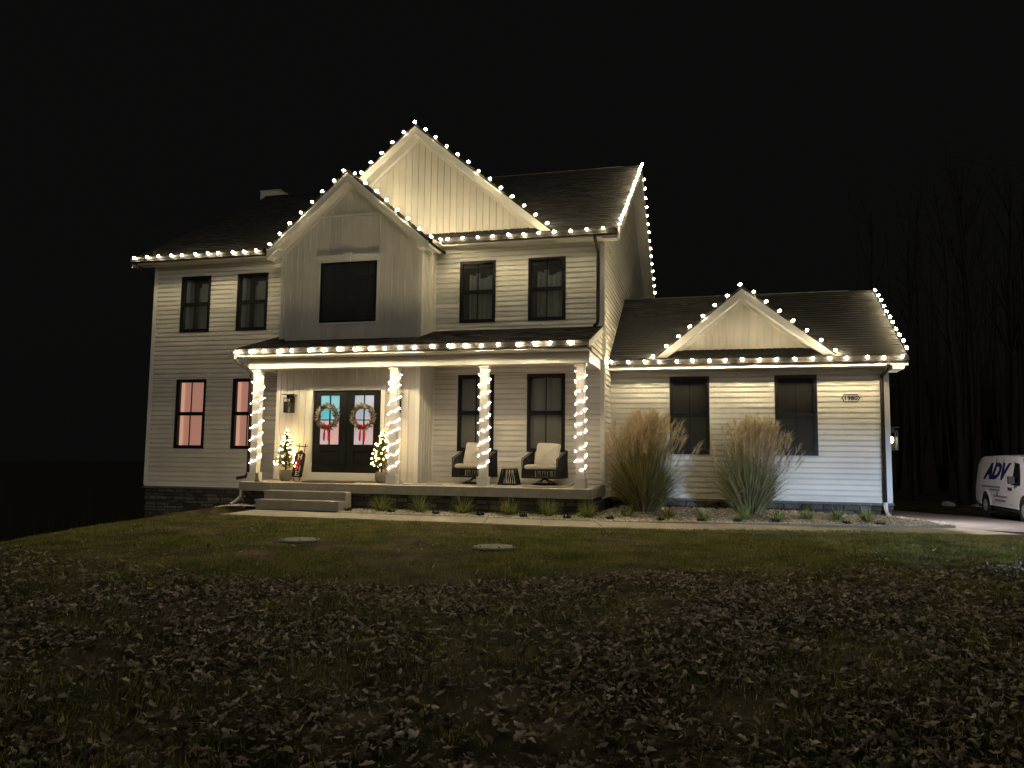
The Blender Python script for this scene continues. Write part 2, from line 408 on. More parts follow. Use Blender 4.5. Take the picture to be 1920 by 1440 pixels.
def vboards(fr, s0, s1, zlo, zhi, ops, parent, pitch=.178, bat=.035, name='vertical_board'):
    """vertical boards with a raised batten, clipped below a sloping top"""
    n = max(1, round((s1-s0)/pitch)); w = (s1-s0)/n
    for i in range(n):
        a = s0+i*w; b = a+w
        segs = [(zlo, None)]
        for o in ops:
            if o[0] < (a+b)/2 < o[1]:
                segs = [(zlo, o[2]), (o[3], None)]
        for lo, hi in segs:
            ha = zhi(a) if hi is None else hi; hb = zhi(b) if hi is None else hi
            if max(ha, hb) < lo+.03: continue
            ha = max(ha, lo+.01); hb = max(hb, lo+.01)
            c = b-bat; hc = ha+(hb-ha)*(c-a)/(b-a)
            mb = MB()
            q = [(a+.004, .0, ha), (c, .005, hc), (c+.006, .019, hc), (b-.003, .019, hb), (b, .0, hb)]
            vs = [PT(fr, s, d, lo) for s, d, h in q]+[PT(fr, s, d, h) for s, d, h in q]
            mb.add(vs, [(k, k+1, 6+k, 5+k) for k in range(4)]+[(9, 8, 7, 6, 5), (0, 1, 2, 3, 4)])
            mb.build(name, 'batten', parent)

U_T, U_B, L_T, L_B = 5.642, 4.071, 2.716, .817
W1, W2, W4, W5 = (-11.994, -11.064), (-10.189, -9.259), (-3.684, -2.755), (-1.882, -.952)
def op(w, b, t): return (w[0], w[1], b, t)
ops_left = [op(W1, U_B, U_T), op(W2, U_B, U_T), op(W1, L_B, L_T), op(W2, L_B, L_T)]
ops_right = [op(W4, U_B, U_T), op(W5, U_B, U_T), op(W4, L_B, L_T), op(W5, L_B, L_T)]
G1, G2 = (1.515, 2.455), (4.014, 4.954); G_T, G_B = 2.709, .798
ops_wing = [op(G1, G_B, G_T), op(G2, G_B, G_T)]
PW = (-7.115, -5.556, 4.005, 5.553)
DOOR = (-7.214, -5.358, .234, 2.284)

wl = sheath('front_wall', F_MAIN, -12.893, -8.207, -.21, 6.15, ops_left); wl['label'] = 'lap sided front wall beyond the entry bay'
clad(F_MAIN, -12.80, -8.207, -.21, 5.99, ops_left, wl)
wr = sheath('front_wall', F_MAIN, -4.374, 0, -.1, 6.15, ops_right)
clad(F_MAIN, -4.374, -.08, .05, 5.99, ops_right, wr, skip=(3.15, 3.85))
ww = sheath('wing_wall', F_WING, 0, 6.52, -.26, 3.2, ops_wing)
clad(F_WING, .03, 6.44, -.258, 2.84, ops_wing, ww)
# right side wall of the main block, up into the gable
SL = .611
def rake_z(y): return 6.0+SL*(y+.28) if y < 6 else 6.0+SL*(12.28-y)
ws = MB().prism([(-.01, 0, -.3), (-.01, 12, -.3), (-.01, 12, rake_z(12)), (-.01, 6, rake_z(6)), (-.01, 0, rake_z(0))], (-.12, 0, 0)).build('side_wall', 'vinyl', H)
def wing_roof_z(y): return 3.10+.62*(y-.70)
z = -.258
while z < 9.7:
    t = z+EXP; y0, y1 = .085, 12.0
    if t < wing_roof_z(1.152): y1 = 1.15
    elif t < 5.3:
        y1 = .70+(t-3.10)/.62+.25
    def lim(zz):  # y range under the rake
        return (max(.085, (zz-6.0)/SL-.28), min(y1, 12.28-(zz-6.0)/SL))
    a0, b0 = lim(z); a1, b1 = lim(t)
    if b1 > a1+.05: lap(F_SIDE, a0, b0, z, t, ws, a1, b1)
    z = t
MB().box(-12.893, -12.78, .01, 12, -.3, 6.1).build('far_side_wall', 'vinyl', H)
MB().prism([(-12.80, 0, 6.1), (-12.80, 12, 6.1), (-12.80, 6, 9.7)], (-.09, 0, 0)).build('far_gable_wall', 'vinyl', H)
MB().box(-12.893, 0, 11.9, 12, -.4, 6.1).build('rear_wall', 'vinyl', H)
MB().box(6.40, 6.515, 1.16, 8, -.4, 3.1).build('garage_side_wall', 'vinyl', H)
MB().prism([(6.51, 1.2, 3.1), (6.51, 7.9, 3.1), (6.51, 4.3, 5.2)], (-.1, 0, 0)).build('garage_gable_wall', 'vinyl', H)

# entry bay: vertical boards
bump_top = lambda s: min(7.62-.865*abs(s+6.28), 7.6)
dw = (DOOR[0]-.12, DOOR[1]+.12, .0, DOOR[3]+.12)
wb = sheath('entry_wall', F_BUMP, -8.207, -4.374, 0, 3.3, [DOOR], 'batten')
vboards(F_BUMP, -8.13, -4.45, .03, lambda s: 3.02, [dw], wb)
wu = sheath('upper_entry_wall', F_BUMP, -8.207, -4.374, 3.5, 5.93, [PW], 'batten')
pw_o = (PW[0]-.07, PW[1]+.07, PW[2]-.05, PW[3]+.2)
vboards(F_BUMP, -8.13, -4.45, 3.63, lambda s: min(bump_top(s)-.1, 6.74), [pw_o], wu)
vboards(F_BUMP, -7.15, -5.41, 6.78, lambda s: bump_top(s)-.12, [], wu)
MB().box(-7.15, -5.41, -1.03, -.99, 6.735, 6.79).build('gable_seam_trim', 'trim', H)
MB().prism([(-8.207, -.99, 5.9), (-4.374, -.99, 5.9), (-6.28, -.99, 7.6)], (0, .1, 0)).build('entry_gable_backing', 'batten', H)
wbs = MB().box(-4.5, -4.378, -.994, .0, 0, 6).build('entry_side_wall', 'batten', H)
vboards(F_BSIDE, -.92, -.03, .04, lambda s: 3.1, [], wbs)
vboards(F_BSIDE, -.92, -.03, 3.62, lambda s: 5.9, [], wbs)
MB().box(-8.203, -8.08, -.99, .0, 0, 6).build('entry_side_wall', 'batten', H)
# big gable
BG = (-4.9, 9.31, .83)
big_top = lambda s: BG[1]-.30-BG[2]*abs(s-BG[0])
wg = MB().prism([(-8.5, .004, 6.1), (-1.3, .004, 6.1), (-1.3, .004, 6.15), (-4.9, .004, 9.05), (-8.5, .004, 6.15)], (0, .1, 0)).build('large_gable_wall', 'batten', H)
vboards(F_MAIN, -7.6, -1.5, 6.16, lambda s: big_top(s)-.05, [], wg)
# wing gable
WG = (3.27, 4.86, .80)
wing_top = lambda s: WG[1]-.27-WG[2]*abs(s-WG[0])
wwg = MB().prism([(1.3, 1.156, 3.1), (5.25, 1.156, 3.1), (3.27, 1.156, 4.68)], (0, .1, 0)).build('wing_gable_wall', 'batten', H)
vboards(F_WING, 1.5, 5.05, 3.16, lambda s: wing_top(s)-.05, [], wwg, pitch=.178)

# corner posts and trims
def trimbox(nm, *a, m='trim'): return MB().box(*a).build(nm, m, H)
trimbox('corner_post', -12.93, -12.80, -.03, .06, -.21, 5.99)
trimbox('corner_post', -.085, .026, -.028, .085, .05, 3.15)
trimbox('corner_post', -.085, .026, -.028, .085, 3.86, 5.99)
trimbox('corner_post', 6.44, 6.555, 1.122, 1.25, -.258, 2.86)
for x0, x1 in ((-8.24, -8.13), (-4.45, -4.345)):
    trimbox('corner_post', x0, x1, -1.022, -.92, .04, 3.0); trimbox('corner_post', x0, x1, -1.022, -.92, 3.62, 5.93)
trimbox('corner_channel', -4.37, -4.33, -.04, -.005, .05, 3.1); trimbox('corner_channel', -4.37, -4.33, -.04, -.005, 3.9, 5.99)
trimbox('corner_channel', .03, .06, 1.11, 1.15, -.25, 2.9)
trimbox('starter_trim', -12.90, -8.4, -.035, .0, -.245, -.212); trimbox('starter_trim', .02, 6.55, 1.115, 1.15, -.29, -.26)

# ------------------------------------------------------------------ roofs
def shingle_poly(O, es, et, poly, exp=.145, tabw=.30, cols=None):
    """tabs over a polygon in slope coordinates (s along the eave, t up the slope)"""
    O, es, et = Vector(O), Vector(es).normalized(), Vector(et).normalized(); nn = es.cross(et).normalized()
    if nn.z < 0: nn = -nn
    tabs = []; ts = [p[1] for p in poly]; t = min(ts); rnd = random.Random(len(poly)*7+int(O.x*10))
    while t < max(ts)-.02:
        t1 = min(t+exp, max(ts))
        def ext(tt):
            xs = []
            for (a, b), (c, d) in zip(poly, poly[1:]+poly[:1]):
                if (b <= tt) != (d <= tt): xs.append(a+(c-a)*(tt-b)/(d-b))
            return (min(xs), max(xs)) if len(xs) > 1 else None
        e = ext((t+t1)/2)
        if e:
            s = e[0]; s_first = rnd.uniform(.1, tabw); k = 0
            while s < e[1]-.01:
                w = s_first if k == 0 else tabw*rnd.uniform(.55, 1.35); k += 1
                s2 = min(s+w, e[1]); h = rnd.choice((.010, .013, .017, .021)); g = .004
                p = [O+es*(s+g)+et*t+nn*(h), O+es*(s2-g)+et*t+nn*(h), O+es*(s2-g)+et*(t1+.02)+nn*.004, O+es*(s+g)+et*(t1+.02)+nn*.004,
                     O+es*(s+g)+et*t, O+es*(s2-g)+et*t]
                tabs.append(p); s = s2
        t = t1
    return tabs
TABF = [(0, 1, 2, 3), (4, 5, 1, 0), (4, 0, 3), (1, 5, 2)]
def shingle_mass(tabs, parent):
    mb = MB()
    for p in tabs: mb.add(p, TABF)
    o = mb.build('shingles', 'shingle', parent); o['kind'] = 'stuff'; return o
def slab(name, q, th=.06, m='underlay'):
    q = [Vector(p) for p in q]; n = (q[1]-q[0]).cross(q[2]-q[0]).normalized()
    if n.z < 0: n = -n
    return MB().prism([tuple(p) for p in q], tuple(-n*th)).build(name, m, H)
EAVE, RID = (-.5, 6.13), (6.0, 10.10)
XL, XR = -13.32, .40
mroof = slab('roof', [(XL, EAVE[0], EAVE[1]), (XR, EAVE[0], EAVE[1]), (XR, RID[0], RID[1]), (XL, RID[0], RID[1])]); mroof['label'] = 'dark shingled main roof slope'
et = Vector((0, RID[0]-EAVE[0], RID[1]-EAVE[1])); L = et.length
shingle_mass(shingle_poly((XL, EAVE[0], EAVE[1]), (1, 0, 0), et, [(0, 0), (XR-XL, 0), (XR-XL, L), (0, L)]), mroof)
slab('rear_roof', [(XL, 12.5, 6.13), (XR, 12.5, 6.13), (XR, 6.0, 10.10), (XL, 6.0, 10.10)])
MB().prism([(XL, 5.86, 10.06), (XL, 6.0, 10.145), (XL, 6.14, 10.06)], (XR-XL, 0, 0)).build('ridge_cap', 'shingle', H)
MB().box(-6.0, -.2, 5.985, 6.015, 10.135, 10.155).build('ridge_vent', 'ledge', H)
# main rakes: fascia boards + sloping soffit on the right gable, fascia on the left
def rakeboard(x0, x1, y0, z0, y1, z1, h=.2, nm='rake_board', m='trim'):
    return MB().prism([(x0, y0, z0-.065), (x0, y1, z1-.065), (x0, y1, z1-.065-h), (x0, y0, z0-.065-h)], (x1-x0, 0, 0)).build(nm, m, H)
for xa, xb in ((XR-.02, XR+.015), (XL-.015, XL+.02)):
    rakeboard(xa, xb, EAVE[0]+.02, EAVE[1]+.012, RID[0], RID[1]); rakeboard(xa, xb, 12.48, EAVE[1]+.012, RID[0], RID[1])
for ya, za in ((EAVE[0]+.05, EAVE[1]), (12.45, 6.13)):
    MB().prism([(.02, ya, za-.23+.03), (XR-.02, ya, za-.23+.03), (XR-.02, 6, RID[1]-.23), (.02, 6, RID[1]-.23)], (0, 0, .02)).build('rake_soffit', 'soffit', H)
# horizontal soffits, gutters
def gutter(x0, x1, y, zt, h=.13, w=.11, nm='gutter'):
    pr = [(y-w+.03, zt-h), (y-w, zt-h*.45), (y-w-.012, zt-.012), (y-w-.012, zt), (y-w+.012, zt), (y-w+.012, zt-h+.02), (y-.012, zt-h+.02), (y-.012, zt), (y, zt), (y, zt-h)]
    mb = MB(); n = len(pr)
    mb.add([(x0, a, b) for a, b in pr]+[(x1, a, b) for a, b in pr], [(i, n+i, n+(i+1) % n, (i+1) % n) for i in range(n)])
    for x in (x0, x1):
        mb.add([(x, y-w+.03, zt-h), (x, y-w-.012, zt), (x, y, zt), (x, y, zt-h)], [(0, 1, 2, 3)])
    return mb.build(nm, 'gutter', H)
def fascia(x0, x1, y, z0, z1): return trimbox('fascia', x0, x1, y, y+.025, z0, z1)
gutter(XL, -8.5, -.47, 6.135); gutter(-4.02, XR-.01, -.47, 6.135)
fascia(XL+.02, -8.4, -.468, 5.97, 6.12); fascia(-4.2, XR-.02, -.468, 5.97, 6.12)
trimbox('eave_soffit', XL+.02, -8.3, -.44, -.022, 5.985, 6.005, m='soffit'); trimbox('eave_soffit', -4.25, XR-.02, -.44, -.022, 5.985, 6.005, m='soffit')
trimbox('frieze_board', -12.79, -8.25, -.032, -.02, 5.90, 5.984); trimbox('frieze_board', -4.33, -.09, -.032, -.02, 5.90, 5.984)
MB().prism([(.02, -.44, 5.97), (XR, -.44, 5.97), (XR, .12, 5.97), (XR, .12, 6.3), (XR, -.44, 6.05), (.02, -.44, 6.05)][:4], (0, 0, .05)).build('eave_return', 'soffit', H)
# gable roof over a wall: two slopes, rake boards, rake soffits
def gable(apx, apz, sl, bl, br, yf, ywall, yback, ridge_back, nm, rb=.19):
    zl, zr = apz-sl*(apx-bl), apz-sl*(br-apx)
    parts = []
    for sgn, xb, zb, yb in ((-1, bl, zl, yback[0]), (1, br, zr, yback[1])):
        q = [(apx, yf, apz), (xb, yf, zb), (xb, yb, zb), (apx, ridge_back, apz)]
        rf = slab(nm, q, .05); parts.append(rf)
        e2 = Vector((apx-xb, 0, apz-zb)); L2 = e2.length
        shingle_mass(shingle_poly((xb, yf, zb), (0, 1, 0), e2, [(0, 0), (max(yb-yf, .05), 0), (ridge_back-yf, L2), (0, L2)], tabw=.28), rf)
        # rake fascia, its lower frame strip and the soffit that runs back to the wall
        dx = xb-apx; n2 = Vector((dx, 0, zb-apz)).normalized()
        def strip(y0, y1, off0, off1, name, m):
            p = [(apx, y0, apz-off0), (xb, y0, zb-off0), (xb, y0, zb-off1), (apx, y0, apz-off1)]
            MB().prism(p, (0, y1-y0, 0)).build(name, m, H)
        strip(yf-.012, yf+.02, .075, .075+rb, 'rake_board', 'trim')
        strip(yf-.025, yf+.0, .055, .10, 'drip_edge', 'trim')
        strip(yf+.021, ywall-.001, .075+rb-.035, .075+rb-.012, 'rake_soffit', 'soffit')
        strip(ywall-.035, ywall-.003, .075+rb-.012, .075+rb+.085, 'rake_frieze', 'trim')
    MB().prism([(apx-.13, yf+.01, apz-.08), (apx, yf+.01, apz+.03), (apx+.13, yf+.01, apz-.08)], (0, ridge_back-yf, 0)).build('ridge_cap', 'shingle', H)
    return parts
gable(-6.28, 7.81, .865, -8.48, -4.09, -1.35, -.994, (-.35, -.02), .0, 'entry_gable_roof')
gable(BG[0], BG[1], BG[2], -8.6, -1.15, -.35, .0, (-.30, -.30), 4.7, 'large_gable_roof')
gable(WG[0], WG[1]+.02, WG[2], 1.0, 5.5, .80, 1.152, (.82, .82), 3.55, 'wing_gable_roof')
# cornice returns and side gutters of the entry bay
for x0, x1 in ((-8.5, -8.2), (-4.39, -4.07)):
    MB().hexa([(x0, -1.33, 5.74), (x1, -1.33, 5.74), (x1, -.99, 5.74), (x0, -.99, 5.74), (x0, -1.33, 5.88 if x0 < -6 else 5.97), (x1, -1.33, 5.97 if x0 < -6 else 5.88), (x1, -.99, 5.97 if x0 < -6 else 5.88), (x0, -.99, 5.88 if x0 < -6 else 5.97)]).build('cornice_return', 'trim', H)
trimbox('eave_soffit', -4.37, -4.08, -.985, -.45, 5.80, 5.82, m='soffit'); trimbox('fascia', -4.10, -4.075, -1.3, -.5, 5.76, 5.9)
MB().box(-4.07, -3.97, -1.36, -.585, 5.82, 5.94).build('gutter', 'gutter', H)
MB().box(-8.60, -8.50, -1.36, -.60, 5.82, 5.94).build('gutter', 'gutter', H)
trimbox('gable_sill_trim', -7.6, -1.45, -.03, .0, 6.13, 6.165); trimbox('gable_sill_trim', 1.35, 5.15, 1.115, 1.15, 3.115, 3.155)
# wing roof
WE, WRD, WX = (.66, 3.09), (4.30, 5.345), 6.87
wroof = slab('wing_roof', [(.03, WE[0], WE[1]), (WX, WE[0], WE[1]), (WX, WRD[0], WRD[1]), (.03, WRD[0], WRD[1])])
slab('wing_rear_roof', [(.03, 7.94, WE[1]), (WX, 7.94, WE[1]), (WX, WRD[0], WRD[1]), (.03, WRD[0], WRD[1])])
e2 = Vector((0, WRD[0]-WE[0], WRD[1]-WE[1])); L2 = e2.length
tabs = shingle_poly((.03, WE[0], WE[1]), (1, 0, 0), e2, [(0, 0), (WX-.03, 0), (WX-.03, L2), (0, L2)], exp=.15, tabw=.30)
def hid(p):  # under the cross gable: not seen
    c = sum((Vector(q) for q in p[:4]), Vector())/4
    return c.z < WG[1]-WG[2]*abs(c.x-WG[0])-.02
vis = [p for p in tabs if not hid(p)]
vis.sort(key=lambda p: (Vector(p[0])-Vector(CAM)).length)
for p in vis[:300]: MB().add(p, TABF).build('shingle', 'shingle', wroof)
shingle_mass(vis[300:], wroof)
MB().prism([(.03, 4.17, 5.30), (.03, 4.30, 5.385), (.03, 4.43, 5.30)], (WX-.03, 0, 0)).build('ridge_cap', 'shingle', H)
MB().box(.6, 6.25, 4.285, 4.315, 5.38, 5.397).build('ridge_vent', 'ledge', H)
rakeboard(WX-.02, WX+.015, WE[0]+.02, WE[1]+.012, WRD[0], WRD[1], .17); rakeboard(WX-.02, WX+.015, 7.92, WE[1]+.012, WRD[0], WRD[1], .17)
gutter(.05, WX+.02, .69, 3.09); fascia(.05, WX-.02, .692, 2.87, 3.06)
trimbox('eave_soffit', .05, WX-.02, .72, 1.12, 2.865, 2.885, m='soffit'); trimbox('frieze_board', .06, 6.43, 1.118, 1.13, 2.78, 2.862)
MB().hexa([(6.56, .72, 2.79), (6.80, .72, 2.79), (6.80, 1.5, 2.79), (6.56, 1.5, 2.79), (6.56, .72, 2.955), (6.87, .72, 2.955), (6.87, 1.5, 2.955), (6.56, 1.5, 2.955)]).build('eave_return', 'trim', H)
# porch roof
PE, PB = (-2.2, 3.20), (0.0, 3.875)
proof = slab('porch_roof', [(-8.76, PE[0], PE[1]), (-.03, PE[0], PE[1]), (-.03, PB[0], PB[1]), (-8.76, PB[0], PB[1])], .05)
e3 = Vector((0, PB[0]-PE[0], PB[1]-PE[1])); L3 = e3.length; tb = e3.length*(1.2/2.2)
shingle_mass(shingle_poly((-8.76, PE[0], PE[1]), (1, 0, 0), e3, [(0, 0), (8.73, 0), (8.73, L3), (0, L3)], exp=.12, tabw=.28), proof)
gutter(-8.78, -.05, -2.17, 3.20); fascia(-8.74, -.06, -2.168, 3.03, 3.17)
trimbox('porch_soffit', -8.72, -.07, -2.14, -1.78, 3.02, 3.04, m='soffit')
trimbox('porch_beam', -8.58, -.07, -1.78, -1.53, 2.79, 3.02)
trimbox('porch_beam_trim', -8.59, -.06, -1.79, -1.52, 2.77, 2.79)
trimbox('porch_ceiling', -8.55, -.08, -1.53, -.02, 3.03, 3.05, m='soffit')
trimbox('porch_side_beam', -8.58, -8.33, -1.53, -.02, 2.79, 3.028); trimbox('porch_side_beam', -.32, -.07, -1.53, -.02, 2.79, 3.028)
pe = MB().prism([(-.075, -1.75, 3.02), (-.075, -.0, 3.02), (-.075, .0, 3.82), (-.075, -1.75, 3.28)], (-.08, 0, 0)).build('porch_end_wall', 'vinyl', H)
z = 3.03
while z < 3.78:
    a = max(-1.76, -2.2+(z-3.20)/.307+.32); a1 = max(-1.76, -2.2+(z+EXP-3.20)/.307+.32)
    if a1 < -.1: lap(F_PSIDE, a, -.03, z, min(z+EXP, 3.8), pe, a1, -.03)
    z += EXP
MB().prism([(-.05, -2.16, 3.19), (-.05, 0, 3.85), (-.05, 0, 3.70), (-.05, -1.85, 3.13), (-.05, -2.16, 3.05)], (.03, 0, 0)).build('rake_board', 'trim', H)
MB().prism([(-8.76, -2.16, 3.17), (-8.76, 0, 3.83), (-8.76, 0, 3.68), (-8.76, -2.16, 3.03)], (.03, 0, 0)).build('rake_board', 'trim', H)

# downspouts
def downspout(pts, nm='downspout', m='gutter'):
    return MB().tube(pts, .042, 8).build(nm, m, H, smooth=False)
downspout([(-.15, -.5, 6.02), (-.15, -.5, 5.95), (-.14, -.36, 5.86), (-.13, -.08, 5.72), (-.13, -.075, 5.5), (-.13, -.075, 4.02), (-.14, -.10, 3.93), (-.2, -.2, 3.86)])
downspout([(-8.68, -2.22, 3.08), (-8.68, -2.22, 2.98), (-8.62, -2.1, 2.86), (-8.55, -1.85, 2.75), (-8.54, -1.72, 2.66), (-8.54, -1.68, 2.4), (-8.54, -1.68, .22), (-8.58, -1.72, .12), (-8.75, -1.85, .08)])
downspout([(6.46, .62, 2.97), (6.46, .62, 2.90), (6.44, .72, 2.80), (6.39, 1.05, 2.66), (6.385, 1.07, 2.5), (6.385, 1.07, -.28)])
MB().tube([(6.385, 1.07, -.28), (6.385, 1.05, -.42), (6.41, .95, -.55), (6.45, .80, -.64)], .05, 8).build('downspout_boot', 'trim', H)
downspout([(-13.2, -.5, 6.02), (-13.2, -.48, 5.9), (-13.05, -.2, 5.75), (-12.97, .06, 5.65), (-12.96, .1, 5.4), (-12.96, .1, -.2)])
MB().tube([(-8.62, -1.8, -.22), (-8.63, -1.82, -.36), (-8.70, -1.9, -.46), (-8.78, -1.98, -.54)], .034, 8).build('downspout_boot', 'trim', H)

# ------------------------------------------------------------------ windows and door
def window(x0, x1, z0, z1, Y, style):
    """black double-hung window, two panes to a sash; Y is the wall plane"""
    fw = .055; yo, yi = Y-.045, Y+.10
    f = MB()
    for a in ((x0-.012, x1+.012, z0-.012, z0+fw), (x0-.012, x1+.012, z1-fw, z1+.012), (x0-.012, x0+fw, z0+fw, z1-fw), (x1-fw, x1+.012, z0+fw, z1-fw)):
        f.box(a[0], a[1], yo, yi, a[2], a[3])
    w = f.build('window', 'black', H)
    xa, xb, za, zb = x0+fw, x1-fw, z0+fw, z1-fw; zm = (za+zb)/2; xm = (xa+xb)/2
    MB().box(xa, xb, yo+.012, yo+.075, zm-.028, zm+.028).build('meeting_rail', 'black', w)
    sr = .022
    for zz0, zz1, yy in ((zm+.028, zb, yo+.045), (za, zm-.028, yo+.025)):
        s = MB()
        for a in ((xa, xb, zz0, zz0+sr), (xa, xb, zz1-sr, zz1), (xa, xa+sr, zz0+sr, zz1-sr), (xb-sr, xb, zz0+sr, zz1-sr)):
            s.box(a[0], a[1], yy-.012, yy+.02, a[2], a[3])
        s.build('sash', 'black', w)
        MB().box(xm-.011, xm+.011, yy-.010, yy+.018, zz0+sr, zz1-sr).build('muntin', 'black', w)
        up = zz0 > zm
        for p, q in ((xa+sr, xm-.011), (xm+.011, xb-sr)):
            g = 'glass' if (up or style == 'lit') else ('porchscreen' if style == 'porch' else 'screen')
            MB().add([(p, yy, zz0+sr), (q, yy, zz0+sr), (q, yy, zz1-sr), (p, yy, zz1-sr)], [(0, 1, 2, 3)]).build('pane', g, w)
    # the room behind: box with curtains or shades
    def room(dep, m):
        r = MB()
        a, b, c, d = x0-.35, x1+.35, z0-.4, z1+.25; y0, y1 = Y+.13, Y+dep
        r.add([(a, y0, c), (b, y0, c), (b, y1, c), (a, y1, c), (a, y0, d), (b, y0, d), (b, y1, d), (a, y1, d)], [(0, 1, 2, 3), (7, 6, 5, 4), (1, 5, 6, 2), (3, 2, 6, 7), (0, 3, 7, 4)])
        r.build('room_recess', m, w)
    def drape(xs0, xs1, zb_, zt_, y, amp, waves, m='curtain', nm='curtain', dip=0):
        n = 40; mb = MB(); vs = []
        for k in range(n+1):
            t = k/n; x = xs0+(xs1-xs0)*t; yy = y+amp*math.sin(t*waves*2*math.pi)+amp*.4*math.sin(t*waves*5.3)
            vs += [(x, yy, zb_), (x, yy, zt_-dip*math.sin(math.pi*t)**2)]
        mb.add(vs, [(2*k, 2*k+2, 2*k+3, 2*k+1) for k in range(n)]); return mb.build(nm, m, w)
    if style == 'lit':
        room(.5, 'room')
        MB().box(xa-.05, xb+.05, Y+.14, Y+.145, za-.1, zb+.1).build('shade', 'pink', w)
        MB().box(xa-.01, xa+.085, Y+.112, Y+.118, za, zb).build('shade_edge', 'pinkdim', w)
    elif style == 'porch':
        room(.8, 'room'); MB().box(xa-.02, xb+.02, Y+.15, Y+.155, za-.1, zb-.03).build('shade', 'shade', w)
        MB().box(xm-.08, xm+.10, Y+.11, Y+.13, za, zb).build('shade_gap_post', 'shade', w)
    elif style == 'curtains':
        room(1.2, 'room'); drape(xa+.12, xb, za-.2, zb-.22, Y+.20, .03, 5, dip=.12); drape(xa+.30, xa+.42, za-.2, zb-.2, Y+.15, .02, 1.5)
        MB().box(xa-.02, xb+.02, Y+.14, Y+.16, zb-.06, zb+.03).build('valance', 'shade', w)
    elif style == 'sheer':
        room(1.4, 'room'); drape(xa+.30, xb+.05, za-.2, zb-.2, Y+.28, .03, 6, 'shade'); drape(xm, xm+.28, za-.2, zb-.1, Y+.22, .03, 3)
        MB().box(xa+.0, xa+.11, Y+.11, Y+.30, za, zb).build('jamb_lining', 'curtain', w)
    else:
        room(2.2, 'room')
    return w
for x in (W1, W2): window(x[0], x[1], U_B, U_T, 0, 'sheer')
for x in (W4, W5): window(x[0], x[1], U_B, U_T, 0, 'curtains')
for x in (W1, W2): window(x[0], x[1], L_B, L_T, 0, 'lit')
for x in (W4, W5): window(x[0], x[1], L_B, L_T, 0, 'porch')
for x in (G1, G2): window(x[0], x[1], G_B, G_T, 1.152, 'dark')
# picture window of the entry bay with keystone head
def picture_window():
    x0, x1, z0, z1 = PW; Y = -.994
    f = MB(); fw = .05
    for a in ((x0, x1, z0, z0+fw), (x0, x1, z1-fw, z1), (x0, x0+fw, z0+fw, z1-fw), (x1-fw, x1, z0+fw, z1-fw)): f.box(a[0], a[1], Y-.03, Y+.08, a[2], a[3])
    w = f.build('picture_window', 'black', H)
    MB().add([(x0+fw, Y+.01, z0+fw), (x1-fw, Y+.01, z0+fw), (x1-fw, Y+.01, z1-fw), (x0+fw, Y+.01, z1-fw)], [(0, 1, 2, 3)]).build('pane', 'screen', w)
    for x in (x0+.36, x1-.27): MB().box(x-.006, x+.006, Y+.03, Y+.04, z0+fw, z1-fw).build('muntin', 'metal', w)
    r = MB().add([(x0-.2, Y+.13, z0-.3), (x1+.2, Y+.13, z0-.3), (x1+.2, Y+2.5, z0-.3), (x0-.2, Y+2.5, z0-.3), (x0-.2, Y+.13, z1+.3), (x1+.2, Y+.13, z1+.3), (x1+.2, Y+2.5, z1+.3), (x0-.2, Y+2.5, z1+.3)],
        [(0, 1, 2, 3), (7, 6, 5, 4), (1, 5, 6, 2), (3, 2, 6, 7), (0, 3, 7, 4)]); r.build('room_recess', 'room', w)
    c = MB()
    c.box(x0-.06, x0-.001, Y-.03, Y+.02, z0-.05, z1+.02); c.box(x1+.001, x1+.06, Y-.03, Y+.02, z0-.05, z1+.02); c.box(x0-.001, x1+.001, Y-.03, Y+.02, z0-.05, z0-.001)
    c.build('casing', 'trim', w)
    h = MB(); h.box(x0-.06, x1+.06, Y-.035, Y+.02, z1+.002, z1+.09); h.box(x0-.08, x1+.08, Y-.06, Y+.02, z1+.09, z1+.13); h.box(x0-.10, x1+.10, Y-.09, Y+.02, z1+.13, z1+.18)
    h.build('window_head', 'trim', w)
    xm = (x0+x1)/2; MB().prism([(xm-.07, Y-.115, z1+.03), (xm+.07, Y-.115, z1+.03), (xm+.11, Y-.115, z1+.23), (xm-.11, Y-.115, z1+.23)], (0, .12, 0)).build('keystone', 'trim', w)
picture_window()
